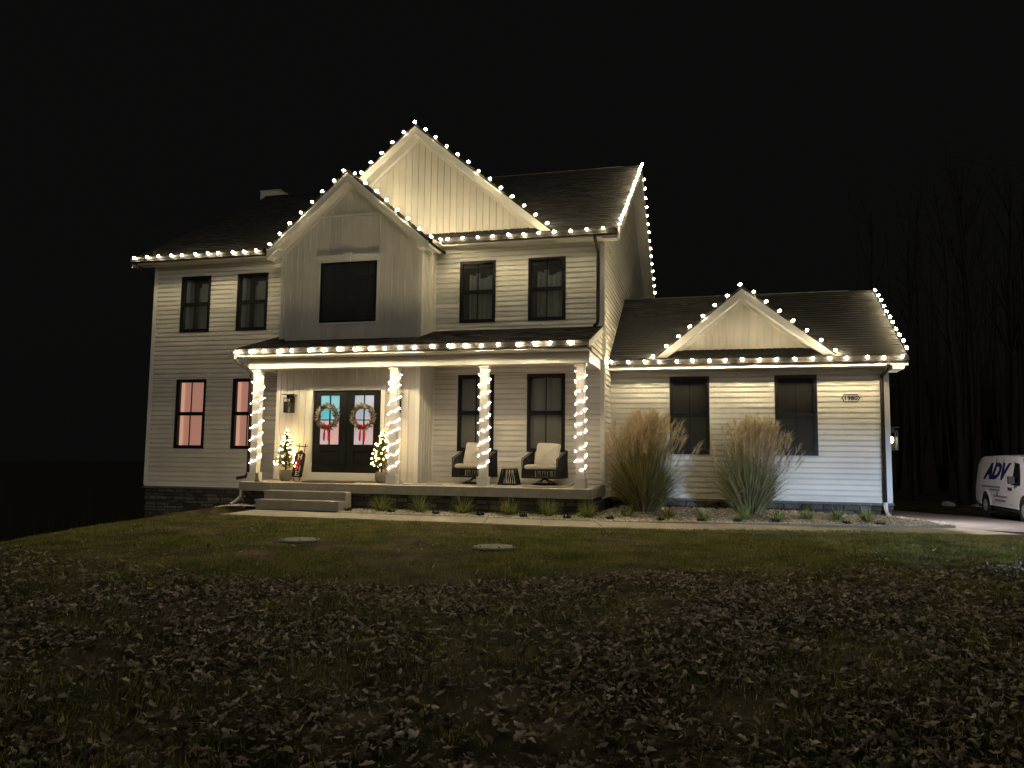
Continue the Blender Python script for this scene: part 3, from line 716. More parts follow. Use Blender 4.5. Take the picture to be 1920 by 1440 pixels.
def doors():
    x0, x1, z0, z1 = DOOR; Y = -.994
    c = MB(); c.box(x0-.11, x0-.03, Y-.035, Y+.02, .06, z1+.11); c.box(x1+.03, x1+.11, Y-.035, Y+.02, .06, z1+.11); c.box(x0-.03, x1+.03, Y-.035, Y+.02, z1+.03, z1+.11)
    c.box(x0-.03, x0, Y-.02, Y+.12, .06, z1+.03); c.box(x1, x1+.03, Y-.02, Y+.12, .06, z1+.03); c.box(x0, x1, Y-.02, Y+.12, z1, z1+.03)
    d = c.build('door_frame', 'trim', H)
    s = MB(); s.box(x0-.03, x1+.03, Y-.06, Y+.1, .05, .15); s.box(x0-.0, x1+.0, Y-.03, Y+.1, .15, z0-.002); s.build('door_sill', 'trim', d)
    xm = (x0+x1)/2
    cols = {0: [('teal', (.05, .36, .40), .85), ('teal2', (.07, .38, .42), .8), ('lilac', (.45, .32, .33), .8), ('salmon', (.5, .27, .25), .8)],
            1: [('grey', (.26, .31, .36), .85), ('grey2', (.33, .36, .42), .8), ('rose', (.42, .31, .34), .8), ('rose2', (.43, .29, .31), .8)]}
    for k, (a, b) in enumerate(((x0+.004, xm-.006), (xm+.006, x1-.004))):
        yd = Y+.03
        gx0, gx1 = (a+b)/2-.26, (a+b)/2+.26; gz0, gz1 = z0+.70, z1-.13; gm = (gx0+gx1)/2; gzm = gz0+(gz1-gz0)*.5
        pz0, pz1 = z0+.24, z0+.55
        L = MB()
        ops = [(gx0, gx1, gz0, gz1), (gx0, gx1, pz0, pz1)]
        for p, q, e, f in cut(a, b, z0+.005, z1-.004, ops): L.box(p, q, yd, yd+.045, e, f)
        lf = L.build('door_leaf', 'black', H)
        MB().box(gx0-.0, gx1+.0, yd+.018, yd+.04, pz0, pz1).build('panel', 'black', lf)
        m = MB()
        for e in ((gx0-.02, gx1+.02, pz0-.02, pz0), (gx0-.02, gx1+.02, pz1, pz1+.02), (gx0-.02, gx0, pz0, pz1), (gx1, gx1+.02, pz0, pz1),
                  (gx0-.025, gx1+.025, gz0-.025, gz0), (gx0-.025, gx1+.025, gz1, gz1+.025), (gx0-.025, gx0, gz0, gz1), (gx1, gx1+.025, gz0, gz1)):
            m.box(e[0], e[1], yd-.012, yd-.0005, e[2], e[3])
        m.build('moulding', 'black', lf)
        MB().box(gm-.016, gm+.016, yd-.008, yd+.03, gz0, gz1).build('muntin', 'black', lf)
        MB().box(gx0, gm-.016, yd-.007, yd+.029, gzm-.013, gzm+.013).build('muntin', 'black', lf); MB().box(gm+.016, gx1, yd-.007, yd+.029, gzm-.013, gzm+.013).build('muntin', 'black', lf)
        for i, (p, q, e, f) in enumerate(((gx0, gm-.016, gzm+.013, gz1), (gm+.016, gx1, gzm+.013, gz1), (gx0, gm-.016, gz0, gzm-.013), (gm+.016, gx1, gz0, gzm-.013))):
            nm, c_, st = cols[k][i]
            mm = mat('lit textured glass '+nm, (.2, .2, .22), .25, .3, 45, .5, 70, emit=c_, estr=st)
            t = mm.node_tree; bs = t.nodes['Principled BSDF']
            nz = t.nodes.new('ShaderNodeTexNoise'); nz.inputs['Scale'].default_value = 38; nz.inputs['Detail'].default_value = 6
            mr = t.nodes.new('ShaderNodeMapRange'); mr.inputs[3].default_value = st*.55; mr.inputs[4].default_value = st*1.4
            tc = t.nodes.new('ShaderNodeTexCoord'); t.links.new(tc.outputs['Object'], nz.inputs['Vector'])
            t.links.new(nz.outputs['Fac'], mr.inputs[0]); t.links.new(mr.outputs[0], bs.inputs['Emission Strength'])
            MB().box(p, q, yd+.012, yd+.02, e, f).build('pane', mm, lf)
        hx = b-.05 if k == 0 else a+.05
        if k == 0:
            hd = MB().box(hx-.02, hx+.02, yd-.012, yd-.0005, z0+.82, z0+1.15); hd.tube([(hx, yd-.012, z0+.86), (hx, yd-.05, z0+.88), (hx, yd-.05, z0+1.02), (hx, yd-.012, z0+1.04)], .009, 6); hd.build('handle', 'metal', lf)
    MB().box(xm-.012, xm+.012, Y+.012, Y+.0295, z0+.005, z1-.01).build('astragal', 'black', d)
doors()

# ------------------------------------------------------------------ porch floor, steps, columns, foundations
def dk(y): return .0+.05*(y+2.1)/2.1
fx = [-8.5, -7.62, -5.52, -4.65, -2.45, -.02]
deck = MB().hexa([(-8.5, -2.06, -.2), (-.02, -2.06, -.2), (-.02, -.02, -.2), (-8.5, -.02, -.2), (-8.5, -2.06, dk(-2.06)), (-.02, -2.06, dk(-2.06)), (-.02, -.02, dk(0)), (-8.5, -.02, dk(0))]).build('porch_floor', 'concrete', H)
for a, b in zip(fx, fx[1:]):
    MB().box(a+.005, b-.005, -2.11, -2.062, -.2, .0).build('edge_slab', 'precast', deck)
for a, b in ((-2.08, -1.0), (-.99, .0)):
    MB().box(-.018, .035, a, b, -.2, dk(a)-.002).build('edge_slab', 'precast', deck)
st = MB().box(-7.6, -5.53, -2.42, -2.115, -.575, -.195).build('step', 'precast', H); MB().box(-7.62, -5.51, -2.44, -2.113, -.195, -.165).build('tread', 'concrete', st)
st = MB().box(-7.6, -5.53, -2.76, -2.425, -.575, -.385).build('step', 'precast', H); MB().box(-7.62, -5.51, -2.78, -2.442, -.385, -.355).build('tread', 'concrete', st)

CX = [-8.51, -4.86, -2.64, -.41]; BW = .25
def column(x):
    y = -1.75; z = dk(y)
    b = MB().box(x, x+BW, y, y+BW, z-.01, z+.2); b.box(x-.008, x+BW+.008, y-.008, y+BW+.008, z+.2, z+.215)
    c0 = b.build('column_base', 'trim', H)
    i = .035
    MB().box(x+i, x+BW-i, y+i, y+BW-i, z+.215, 2.68).build('column_shaft', 'trim', c0)
    t = MB().box(x+i-.012, x+BW-i+.012, y+i-.012, y+BW-i+.012, 2.68, 2.71); t.box(x+i-.03, x+BW-i+.03, y+i-.03, y+BW-i+.03, 2.71, 2.745); t.box(x, x+BW, y, y+BW, 2.745, 2.769)
    t.build('capital', 'trim', c0)
for x in CX: column(x)

# ledge stone
stone_meshes = []
for k in range(6):
    rr = random.Random(k); c = .08
    mb = MB(); j = lambda a: a+rr.uniform(-.06, .06)
    mb.add([(j(0), 0, j(0)), (j(1), 0, j(0)), (j(1), 0, j(1)), (j(0), 0, j(1)), (j(.08), -1, j(.14)), (j(.92), -1, j(.14)), (j(.92), -1, j(.86)), (j(.08), -1, j(.86))],
        [(4, 5, 6, 7), (0, 1, 5, 4), (1, 2, 6, 5), (2, 3, 7, 6), (3, 0, 4, 7)])
    m = M['stone'].copy(); m.name = 'ledge stone %d' % k
    f = [(.75, 1, 1.3, .6, 1.6, .9)[k]]*3
    for nd in m.node_tree.nodes:
        if nd.type == 'VALTORGB':
            for e in nd.color_ramp.elements: e.color = tuple(min(1, cc*f[0]) for cc in e.color[:3])+(1,)
    M['stone%d' % k] = m
    stone_meshes.append(meshonly(mb, 'stone', 'stone%d' % k))
def stones(nm, fr, s0, s1, zb, zt, base_y=.02):
    """ledge stone veneer: rows of uneven blocks over a mortar wall; zb may depend on s"""
    lo = min(zb(s0), zb(s1))-.1
    wall = MB().hexa([PT(fr, s0, -.012, lo), PT(fr, s1, -.012, lo), PT(fr, s1, -.10, lo), PT(fr, s0, -.10, lo), PT(fr, s0, -.012, zt), PT(fr, s1, -.012, zt), PT(fr, s1, -.10, zt), PT(fr, s0, -.10, zt)]).build(nm, 'mortar', H)
    rz = math.atan2(fr[1].y, fr[1].x); z = zt
    while z > lo+.02:
        h = random.uniform(.07, .15); s = s0
        while s < s1-.03:
            w = min(random.uniform(.16, .5), s1-s)
            if s1-(s+w) < .1: w = s1-s
            if z > zb(s+w/2)-.02:
                p = PT(fr, s+.006, -.02, z-h+.006)
                inst('stone', random.choice(stone_meshes), wall, p, (0, 0, rz), (w-.012, random.uniform(.03, .065), h-.012))
            s += w
        z -= h
F_PORCH = FR((0, -1.93, 0), (1, 0, 0), (0, -1, 0)); F_PEND = FR((-.08, 0, 0), (0, 1, 0), (1, 0, 0))
stones('foundation', F_MAIN, -12.88, -8.5, lambda s: float(gz(s, -.1)), -.30)
stones('porch_foundation', F_PORCH, -8.42, -.1, lambda s: -.55, -.205)
stones('porch_foundation', F_PEND, -1.92, .6, lambda s: -.52, -.205)
stones('wing_foundation', F_WING, .06, 6.52, lambda s: -.58, -.345)
trimbox('stone_ledge', -12.93, -8.45, -.075, .0, -.30, -.247, m='ledge'); trimbox('stone_ledge', .0, 6.57, 1.06, 1.15, -.345, -.292, m='ledge')
F_WEND = FR((6.525, 0, 0), (0, 1, 0), (1, 0, 0)); stones('wing_foundation', F_WEND, 1.16, 7.9, lambda s: -.95, -.345)
# chimney chase behind the ridge
ch = MB(); ch.add([(-14.18, 7, 9.0), (-12.84, 7, 9.0), (-12.84, 7, 10.40), (-13.36, 7, 10.70), (-14.18, 7, 10.72), (-14.18, 7.6, 9.0), (-12.84, 7.6, 9.0), (-12.84, 7.6, 10.40), (-13.36, 7.6, 10.70), (-14.18, 7.6, 10.72)],
    [(0, 1, 2, 3, 4), (9, 8, 7, 6, 5), (0, 5, 6, 1), (1, 6, 7, 2), (2, 7, 8, 3), (3, 8, 9, 4), (4, 9, 5, 0)])
chb = ch.build('chimney_chase', 'vinyl', H)
MB().box(-14.22, -13.34, 6.97, 7.63, 10.725, 10.745).build('chimney_cap', 'trim', chb)
MB().box(-14.19, -14.09, 6.97, 6.995, 9.0, 10.715).build('corner_post', 'trim', chb)
MB().box(-14.17, -12.95, 7.02, 7.58, -1.8, 8.99).build('chimney_shaft', 'vinyl', chb)

# ------------------------------------------------------------------ festoon light strings
bm_ = MB().lathe([(.010, -.026), (.022, -.013), (.030, .007), (.027, .028), (.015, .046), (.004, .053)], n=8)
BULB = meshonly(bm_, 'bulb', 'bulb', True); BULB_P = meshonly(bm_, 'bulb', 'bulb_porch', True); BULB_G = meshonly(bm_, 'bulb', 'bulb_gable', True); BULB_W = meshonly(bm_, 'bulb', 'bulb_wing', True)
SOCK = [(.014, -.065), (.015, -.026)]
def path_pts(pts, sp, start=0.0):
    P = [Vector(p) for p in pts]; out = []; acc = start
    for a, b in zip(P, P[1:]):
        L = (b-a).length; d = acc
        while d <= L: out.append(a+(b-a)*(d/L)); d += sp
        acc = d-L
    return out
def light_string(label, pts, sp=.388, start=0.0, tilt=(0, 0), me=None):
    base = Vector(pts[0]); e = empty('string_lights', tuple(base))
    tag(e, label, 'string lights', 'warm bulb strings outlining the roof')
    w = MB(); P = [Vector(p)+Vector((0, 0, -.055)) for p in pts]
    fine = []
    for a, b in zip(P, P[1:]):
        n = max(2, int((b-a).length/.2))
        fine += [a+(b-a)*(k/n)+Vector((0, 0, -.012*abs(math.sin(k*1.6)))) for k in range(n)]
    fine.append(P[-1]); w.tube(fine, .005, 5)
    bp = path_pts(pts, sp, start)
    for p in bp: w.lathe(SOCK, tuple(p), 6)
    w.build('wire', 'wire', e)
    dirs = (Vector(pts[1])-Vector(pts[0])).normalized(); dirs.x = 0 if abs(dirs.z) > .1 else dirs.x; dirs.y = 0; dirs.z = 0
    for p in bp:
        inst('bulb', me or BULB, e, p+dirs*random.uniform(-.035, .035)+Vector((0, 0, random.uniform(-.012, .012))), (tilt[0]+random.uniform(-.3, .3), tilt[1]+random.uniform(-.3, .3), random.uniform(0, 6)))
    return e
light_string('warm bulb string along the eave above the far pair of upstairs windows', [(-13.12, -.64, 6.12), (-8.75, -.64, 6.115)], tilt=(R(130), 0))
light_string('warm bulb string outlining the small entry gable over the picture window', [(-8.50, -1.36, 5.98), (-6.28, -1.36, 7.895), (-4.06, -1.36, 5.98), (-4.0, -1.25, 6.0)], start=.1, tilt=(R(105), 0), me=BULB_G)
light_string('warm bulb string outlining the largest and tallest gable', [(-6.75, -.36, 7.84), (-4.9, -.36, 9.385), (-1.2, -.36, 6.31)], start=.06, tilt=(R(105), 0), me=BULB_G)
light_string('warm bulb string along the gutter under the tallest gable', [(-3.93, -1.0, 5.99), (-3.90, -.66, 6.09), (.20, -.65, 6.125)], start=.05, tilt=(R(120), 0))
light_string('tight bulb string climbing the near roof edge beside the tallest gable', [(.43, -.40, 6.27), (.43, 6.0, 10.19)], tilt=(0, R(50)))
light_string('bulb string running down the rear roof edge behind the sided wall', [(.43, 6.3, 10.0), (.43, 12.4, 6.28)], start=.3, tilt=(0, R(50)))
light_string('warm bulb string along the porch roof gutter', [(-8.58, -2.35, 3.115), (-.19, -2.35, 3.145)], tilt=(R(116), 0), me=BULB_P)
light_string('warm bulb string along the garage wing gutter', [(.14, .485, 3.05), (6.74, .485, 3.055)], tilt=(R(138), 0), me=BULB_W)
light_string('warm bulb string outlining the garage wing gable', [(1.03, .79, 3.13), (3.27, .79, 4.955), (5.49, .79, 3.15)], start=.13, tilt=(R(105), 0), me=BULB_G)
light_string('bulb string climbing the outer roof edge of the garage wing', [(6.89, .72, 3.24), (6.89, 4.30, 5.46)], start=.06, tilt=(0, R(40)))

# mini lights wrapped around the porch columns
MINI = meshonly(MB().lathe([(.006, -.014), (.0125, .0), (.009, .014), (.003, .019)], n=6), 'bulb', 'mini', True)
def column_wrap(x, label, turns, ph, z1=2.62, z0=.42):
    y = -1.75; e = tag(empty('column_string_lights', (x+BW/2, y+BW/2, dk(y)+.22)), label, 'string lights', 'mini lights wound round the porch columns')
    a = .035; x0, x1, y0, y1 = x+a-.014, x+BW-a+.014, y+a-.014, y+BW-a+.014
    per = [(x0, y1), (x0, y0), (x1, y0), (x1, y1)]
    def pos(t):
        t = t % 1; k = int(t*4); f = t*4-k; p, q = per[k], per[(k+1) % 4]
        return (p[0]+(q[0]-p[0])*f, p[1]+(q[1]-p[1])*f)
    N = int(turns*48); P = []
    rr = random.Random(int(x*100)); zz = z1
    wob = [rr.uniform(-.05, .05) for _ in range(int(turns)+2)]
    for i in range(N+1):
        t = i/48; z = z0+(z1-z0)*(t/turns)+wob[int(t)]*(1-(t % 1))+wob[int(t)+1]*(t % 1)
        z += .10*((t*1.0+.25) % 1-.5)*.5
        P.append((*pos(t+ph), z))
    MB().tube(P, .004, 4).build('wire', 'wire', e)
    i = 0.0
    while i < N:
        k = int(i); p = Vector(P[k]); c = Vector((x+BW/2, y+BW/2, p.z)); o = (p-c).normalized()*rr.uniform(.006, .022)
        inst('bulb', MINI, e, p+o+Vector((0, 0, rr.uniform(-.02, .02))), (rr.uniform(-1, 1), rr.uniform(-1, 1), 0))
        i += rr.uniform(1.8, 5.4)
column_wrap(CX[0], 'mini lights wound round the column nearest the cat figurine', 7.6, .1)
column_wrap(CX[1], 'mini lights wound round the column beside the double doors', 8.6, .3)
column_wrap(CX[2], 'mini lights wound round the column in front of a porch chair', 8.4, .2)
column_wrap(CX[3], 'mini lights wound round the corner column nearest the tall grass', 8.8, .4)

# ------------------------------------------------------------------ porch things
def lantern(loc, rz, label, lit=False):
    e = tag(empty('wall_lantern', loc, rz), label, 'wall lantern', 'wall lanterns')
    b = MB().box(-.055, .055, -.02, .0, .25, .44); b.box(-.02, .02, -.15, -.02, .36, .385); b.build('back_plate', 'metal', e, local=True)
    MB().box(-.155, .155, -.27, .01, .455, .465).build('top_plate', 'metal', e, local=True)
    f = MB(); w = .095; yc = -.14
    for sx in (-1, 1):
        for sy in (-1, 1): f.box(sx*w-.006, sx*w+.006, yc+sy*w-.006, yc+sy*w+.006, 0, .40)
    for z in (.0, .27, .36):
        for s in (-1, 1):
            f.box(-w, w, yc+s*w-.005, yc+s*w+.005, z, z+.01); f.box(s*w-.005, s*w+.005, yc-w, yc+w, z, z+.01)
    f.box(-.05, .05, yc-.05, yc+.05, .36, .455); f.build('cage', 'metal', e, local=True)
    for s in (-1, 1):
        MB().box(-w+.007, w-.007, yc+s*(w-.004)-.001, yc+s*(w-.004)+.001, .01, .27).build('pane', 'glass', e, local=True)
        MB().box(s*(w-.004)-.001, s*(w-.004)+.001, yc-w+.007, yc+w-.007, .01, .27).build('pane', 'glass', e, local=True)
    bb = MB().lathe([(.012, .0), (.03, -.03), (.036, -.07), (.022, -.11), (.004, -.125)], (0, yc, .27), 10)
    bb.build('bulb', emitmat('lantern bulb', (1, .72, .36), 40) if lit else 'frost', e, local=True)
    if lit: e.scale = (1.2, 1.2, 1.2)
    return e
lantern((-7.79, -1.02, 1.715), 0, 'unlit black cage wall lantern beside the double doors and small tree')
lantern((-4.90, -1.02, 1.715), 0, 'unlit wall lantern mostly hidden behind the column by the doors')
lantern((6.53, 1.75, .94), R(90), 'lit wall lantern on the outer garage wall corner', True)

def assumed_flood_light():  # assumed lamp, hidden round the wing corner, added to light the driveway
    e = tag(empty('assumed_flood_light', (6.54, 3.4, 2.55)), 'assumed flood light, unseen high on the garage side wall lighting the driveway', 'flood light')
    MB().box(-.02, .02, -.07, .07, -.07, .07).build('back_plate', 'metal', e, local=True)
    MB().prism([(.02, -.12, .02), (.20, -.12, .06), (.20, -.12, -.05), (.02, -.12, -.03)], (0, .24, 0)).build('head', 'metal', e, local=True)
    ld = bpy.data.lights.new('assumed_flood_lamp', 'AREA'); ld.shape = 'RECTANGLE'; ld.size = .16; ld.size_y = .10; ld.energy = 260; ld.color = (1, .90, .86)
    lo = bpy.data.objects.new('assumed_flood_lamp', ld); COL.objects.link(lo); lo.parent = e; lo.location = (.12, 0, -.08)
    lo.rotation_euler = Vector((.75, -.35, -.75)).to_track_quat('-Z', 'Y').to_euler()
assumed_flood_light()
def headlight():
    # assumed headlamp added unseen behind the camera: its low beam ends at the sill of the wing windows
    p = Vector((21.0, -34.0, .05)); q = Vector((8.2, 1.1, -.9)); d = (q-p).normalized()
    e = tag(empty('assumed_headlight', tuple(p)), 'assumed headlamp added unseen behind the viewer to cool the lower wing wall', 'headlight')
    r = MB(); a = d.cross(Vector((0, 0, 1))).normalized(); u = a.cross(d)
    r.tube([-d*.10, -d*.06, d*.02], [.03, .09, .12], 16, False); r.build('reflector', 'rim', e, local=True)
    zt = (.86-p.z)/(1.15-p.y)  # slope of the cutoff ray
    c = d*.5; c.z = .5*zt/ math.hypot(1, 0)
    k = MB(); w = a*.4
    k.add([c-w, c+w, c+w+Vector((0, 0, .3)), c-w+Vector((0, 0, .3))], [(0, 1, 2, 3)]); k.build('added_beam_blocker', 'metal', e, local=True)  # added plate that blocks the assumed beam above the wing sills
    ld = bpy.data.lights.new('assumed_headlight_lamp', 'SPOT'); ld.energy = 27000; ld.color = (.50, .68, 1); ld.spot_size = R(23); ld.spot_blend = .35; ld.shadow_soft_size = .012
    lo = bpy.data.objects.new('assumed_headlight_lamp', ld); COL.objects.link(lo); lo.parent = e; lo.rotation_euler = d.to_track_quat('-Z', 'Y').to_euler()
headlight()
def cushion_mesh(w, d, h, p=4.0, n=14, m=10, pinch=0):
    mb = MB(); vs = []
    for i in range(m+1):
        ph = -math.pi/2+math.pi*i/m
        for k in range(n*2):
            th = math.pi*k/n
            def sp(c, e): return math.copysign(abs(c)**e, c)
            x = sp(math.cos(ph), 2/p)*sp(math.cos(th), 2/p); y = sp(math.cos(ph), 2/p)*sp(math.sin(th), 2/p); z = sp(math.sin(ph), .9)
            if pinch: z *= (1-pinch*max(abs(x), abs(y))**2)
            vs.append((x*w/2, y*d/2, z*h/2))
    K = n*2; mb.add(vs, [(i*K+k, i*K+(k+1) % K, (i+1)*K+(k+1) % K, (i+1)*K+k) for i in range(m) for k in range(K)]); return mb
def chair():
    e = empty('swivel_chair')
    b = MB().lathe([(.30, 0), (.31, .012), (.30, .025), (.24, .025), (.235, 0)], n=24); b.build('swivel_base', 'metal', e, local=True)
    s = MB()
    for a in (.6, 2.5, 3.8, 5.6): s.tube([(.25*math.cos(a), .25*math.sin(a), .02), (.05*math.cos(a), .05*math.sin(a), .13)], .012, 6)
    s.lathe([(.06, .11), (.06, .15)], n=10); s.build('pedestal', 'metal', e, local=True)
    w, d = .43, .38
    f = MB(); f.box(-w, w, -d, d, .15, .175); f.box(-w, w, -d, -d+.03, .33, .36)
    top = [(-w, -d, .60), (-w, d-.06, .80), (w, d-.06, .80), (w, -d, .60)]
    f.tube([(-w, -d, .16), (-w, -d, .60), (-w, d-.06, .80), (-w, d, .16)], .014, 6); f.tube([(w, -d, .16), (w, -d, .60), (w, d-.06, .80), (w, d, .16)], .014, 6)
    f.tube([(-w, d-.06, .80), (w, d-.06, .80)], .014, 6); f.build('frame', 'metal', e, local=True)
    r = MB()
    for sx in (-1, 1):   # side ropes, slanted
        for k in range(16):
            t = k/15; y = -d+.02+t*(2*d-.08); zt = .60+.20*t
            r.tube([(sx*w, y, .17), (sx*w, min(y+.07, d-.02), zt-.005)], .009, 4)
    for k in range(22):
        t = k/21; x = -w+.02+t*(2*w-.04)
        r.tube([(x, d-.01, .17), (x*.98, d-.06, .795)], .009, 4); r.tube([(x, -d-.002, .17), (x+.02*math.sin(k*2.1), -d-.002, .34)], .010, 4)
    r.build('rope_weave', 'rope', e, local=True)
    c = cushion_mesh(2*w-.04, 2*d-.02, .13, 9); c.v = [(x, y-.01, z+.41) for x, y, z in c.v]; c.build('seat_cushion', 'cream', e, local=True, smooth=True)
    return e
c1 = chair(); c2 = copy_tree(c1)
for o, loc, rz, lb in ((c1, (-2.98, -.78, .034), R(-4), 'black rope swivel chair with cream cushion partly behind a lit column'), (c2, (-1.28, -.72, .036), R(-9), 'black rope swivel chair with cream cushion beside the corner column')):
    o.location = loc; o.rotation_euler = (0, 0, rz); tag(o, lb, 'chair', 'porch swivel chairs')
def pillow(loc, rz, label):
    mb = cushion_mesh(.60, .56, .2, 9, pinch=.8)
    o = mb.build('throw_pillow', 'pillow', smooth=True); o.location = loc; o.rotation_euler = (R(72), R(3), rz); tag(o, label, 'pillow', 'porch chair pillows')
pillow((-2.98, -.70, .745), R(-4), 'beige square pillow on the chair partly behind a column'); pillow((-1.24, -.64, .745), R(-9), 'beige square pillow on the chair beside the corner column')
def side_table():
    e = tag(empty('side_table', (-2.08, -.95, .028)), 'small black rope side table with pale round top between the chairs', 'table')
    f = MB(); b, t = .215, .15
    f.tube([(-b, -b, .01), (b, -b, .01), (b, b, .01), (-b, b, .01), (-b, -b, .01)], .012, 6); f.tube([(-t, -t, .36), (t, -t, .36), (t, t, .36), (-t, t, .36), (-t, -t, .36)], .012, 6)
    for sx in (-1, 1):
        for sy in (-1, 1): f.tube([(sx*b, sy*b, .01), (sx*t, sy*t, .36)], .012, 6)
    f.build('frame', 'metal', e, local=True)
    r = MB()
    for k in range(9):
        u = -1+2*k/8; v = u+random.uniform(-.25, .25); v = max(-1, min(1, v))
        for s in (-1, 1):
            r.tube([(u*b, s*b, .012), (v*t, s*t, .36)], .009, 4); r.tube([(s*b, u*b, .012), (s*t, v*t, .36)], .009, 4)
    r.build('rope_weave', 'rope', e, local=True)
    MB().lathe([(.19, .375), (.20, .38), (.20, .405), (.19, .41)], n=24).build('table_top', 'wood', e, local=True)
side_table()

TB = meshonly(MB().lathe([(.008, -.02), (.0175, .0), (.012, .018), (.003, .025)], n=6), 'bulb', 'treebulb', True)
def potted_tree(loc, label, seed):
    rr = random.Random(seed); e = tag(empty('potted_christmas_tree', loc), label, 'christmas tree', 'small lit trees flanking the doors')
    MB().lathe([(.10, 0), (.145, .06), (.155, .18), (.14, .27), (.125, .27), (.12, .24)], n=18).build('pot', 'pot', e, local=True, smooth=True)
    MB().tube([(0, 0, .2), (0, 0, .7), (.01, 0, 1.22)], [.022, .014, .004], 6).build('trunk', 'bark', e, local=True)
    nd = MB(); tips = []
    for k in range(190):
        t = (k/190)**.85; z = .30+t*.90; Rm = (.29*(1-t)**.8+.03)*rr.uniform(.75, 1.15); a = k*2.4+rr.uniform(-.3, .3)
        d = Vector((math.cos(a), math.sin(a), .28)).normalized(); p0 = Vector((0, 0, z)); L = Rm
        tips.append((p0+d*L*.95, t))
        nd.tube([p0, p0+d*L], [.005, .002], 3, False)
        for j in range(34):
            q = p0+d*(L*(.12+.88*j/33)); s = Vector((rr.uniform(-1, 1), rr.uniform(-1, 1), rr.uniform(-.5, .8))).normalized()
            v = (d*.5+s).normalized()*rr.uniform(.035, .07); wv = v.cross(Vector((0, 0, 1))).normalized()*.009
            nd.add([q-wv, q+wv, q+v], [(0, 1, 2)])
    nd.build('foliage', 'needle', e, local=True)
    rr.shuffle(tips)
    for p, t in tips[:64]:
        p = p*1.0; p.x *= .97; p.y *= .97; q = inst('bulb', TB, e, (0, 0, 0), (rr.uniform(-1, 1), rr.uniform(-1, 1), 0)); q.location = p
    q = inst('bulb', TB, e, (0, 0, 0)); q.location = (.01, 0, 1.25)
potted_tree((-7.72, -1.32, .018), 'small lit tree in grey pot beside the HOME sled', 3)
potted_tree((-5.16, -1.30, .018), 'small lit tree in grey pot partly behind the column by the doors', 5)

def ring_twigs(mb, R0, n, l0, l1, rr, wid=.010, sel=None):
    for k in range(n):
        a = rr.uniform(0, 2*math.pi)
        if sel and not sel(a): continue
        c = Vector((R0*math.cos(a)+rr.uniform(-.02, .02), rr.uniform(-.05, 0), R0*math.sin(a)+rr.uniform(-.02, .02)))
        rad = Vector((math.cos(a), 0, math.sin(a))); tan = Vector((-math.sin(a), 0, math.cos(a)))
        d = (tan*rr.uniform(.3, 1)*1+rad*rr.uniform(-.5, .9)+Vector((0, rr.uniform(-.6, .1), 0))).normalized()*rr.uniform(l0, l1)
        w = d.cross(Vector((rr.uniform(-.4, .4), 1, rr.uniform(-.4, .4)))).normalized()*wid
        m = c+d*.55
        mb.add([c, m-w, c+d, m+w], [(0, 1, 2, 3)])
def bow(e, z, s=1.0, y=-.07):
    b = MB()
    for sg in (-1, 1):
        b.add([(0, y-.01, z), (sg*.07*s, y-.03, z+.05*s), (sg*.085*s, y-.015, z-.01*s), (sg*.04*s, y-.02, z-.04*s)], [(0, 1, 2, 3)])
        b.add([(0, y-.01, z), (sg*.07*s, y+.0, z+.055*s), (sg*.08*s, y+.01, z-.005*s), (sg*.04*s, y, z-.035*s)], [(0, 1, 2, 3)])
        x = sg*.06*s
        b.add([(sg*.005, y, z), (sg*.045*s, y-.005, z-.01), (x+.028*s, y+.01, z-.20*s), (x+.02*s, y+.0, z-.37*s), (x-.025*s, y+.0, z-.35*s), (x-.02*s, y-.01, z-.19*s)], [(0, 1, 2, 5), (5, 2, 3, 4)])
    b.lathe([(.01, -.025), (.024, 0), (.01, .025)], (0, y-.02, z), 8); return b.build('bow', 'red', e, local=True)
def wreath(loc, label, seed):
    rr = random.Random(seed); e = tag(empty('door_wreath', loc), label, 'wreath', 'door wreaths with red bows')
    MB().tube([(.245*math.cos(t*math.pi/12), -.03, .245*math.sin(t*math.pi/12)) for t in range(25)], .022, 6).build('ring', 'redtwig', e, local=True)
    m = MB(); ring_twigs(m, .25, 620, .07, .16, rr, .013); m.build('frosted_sprays', 'frost', e, local=True)
    m = MB(); ring_twigs(m, .24, 260, .05, .09, rr, .008, lambda a: math.sin(a*1.0+seed) > -.35); m.build('red_sprays', 'redtwig', e, local=True)
    bow(e, -.235, 1.0)
wreath((-6.77, -1.02, 1.62), 'frosted twig wreath with red bow on the door with blue lit glass', 1)
wreath((-5.80, -1.02, 1.62), 'frosted twig wreath with red bow on the door with pale lit glass', 4)

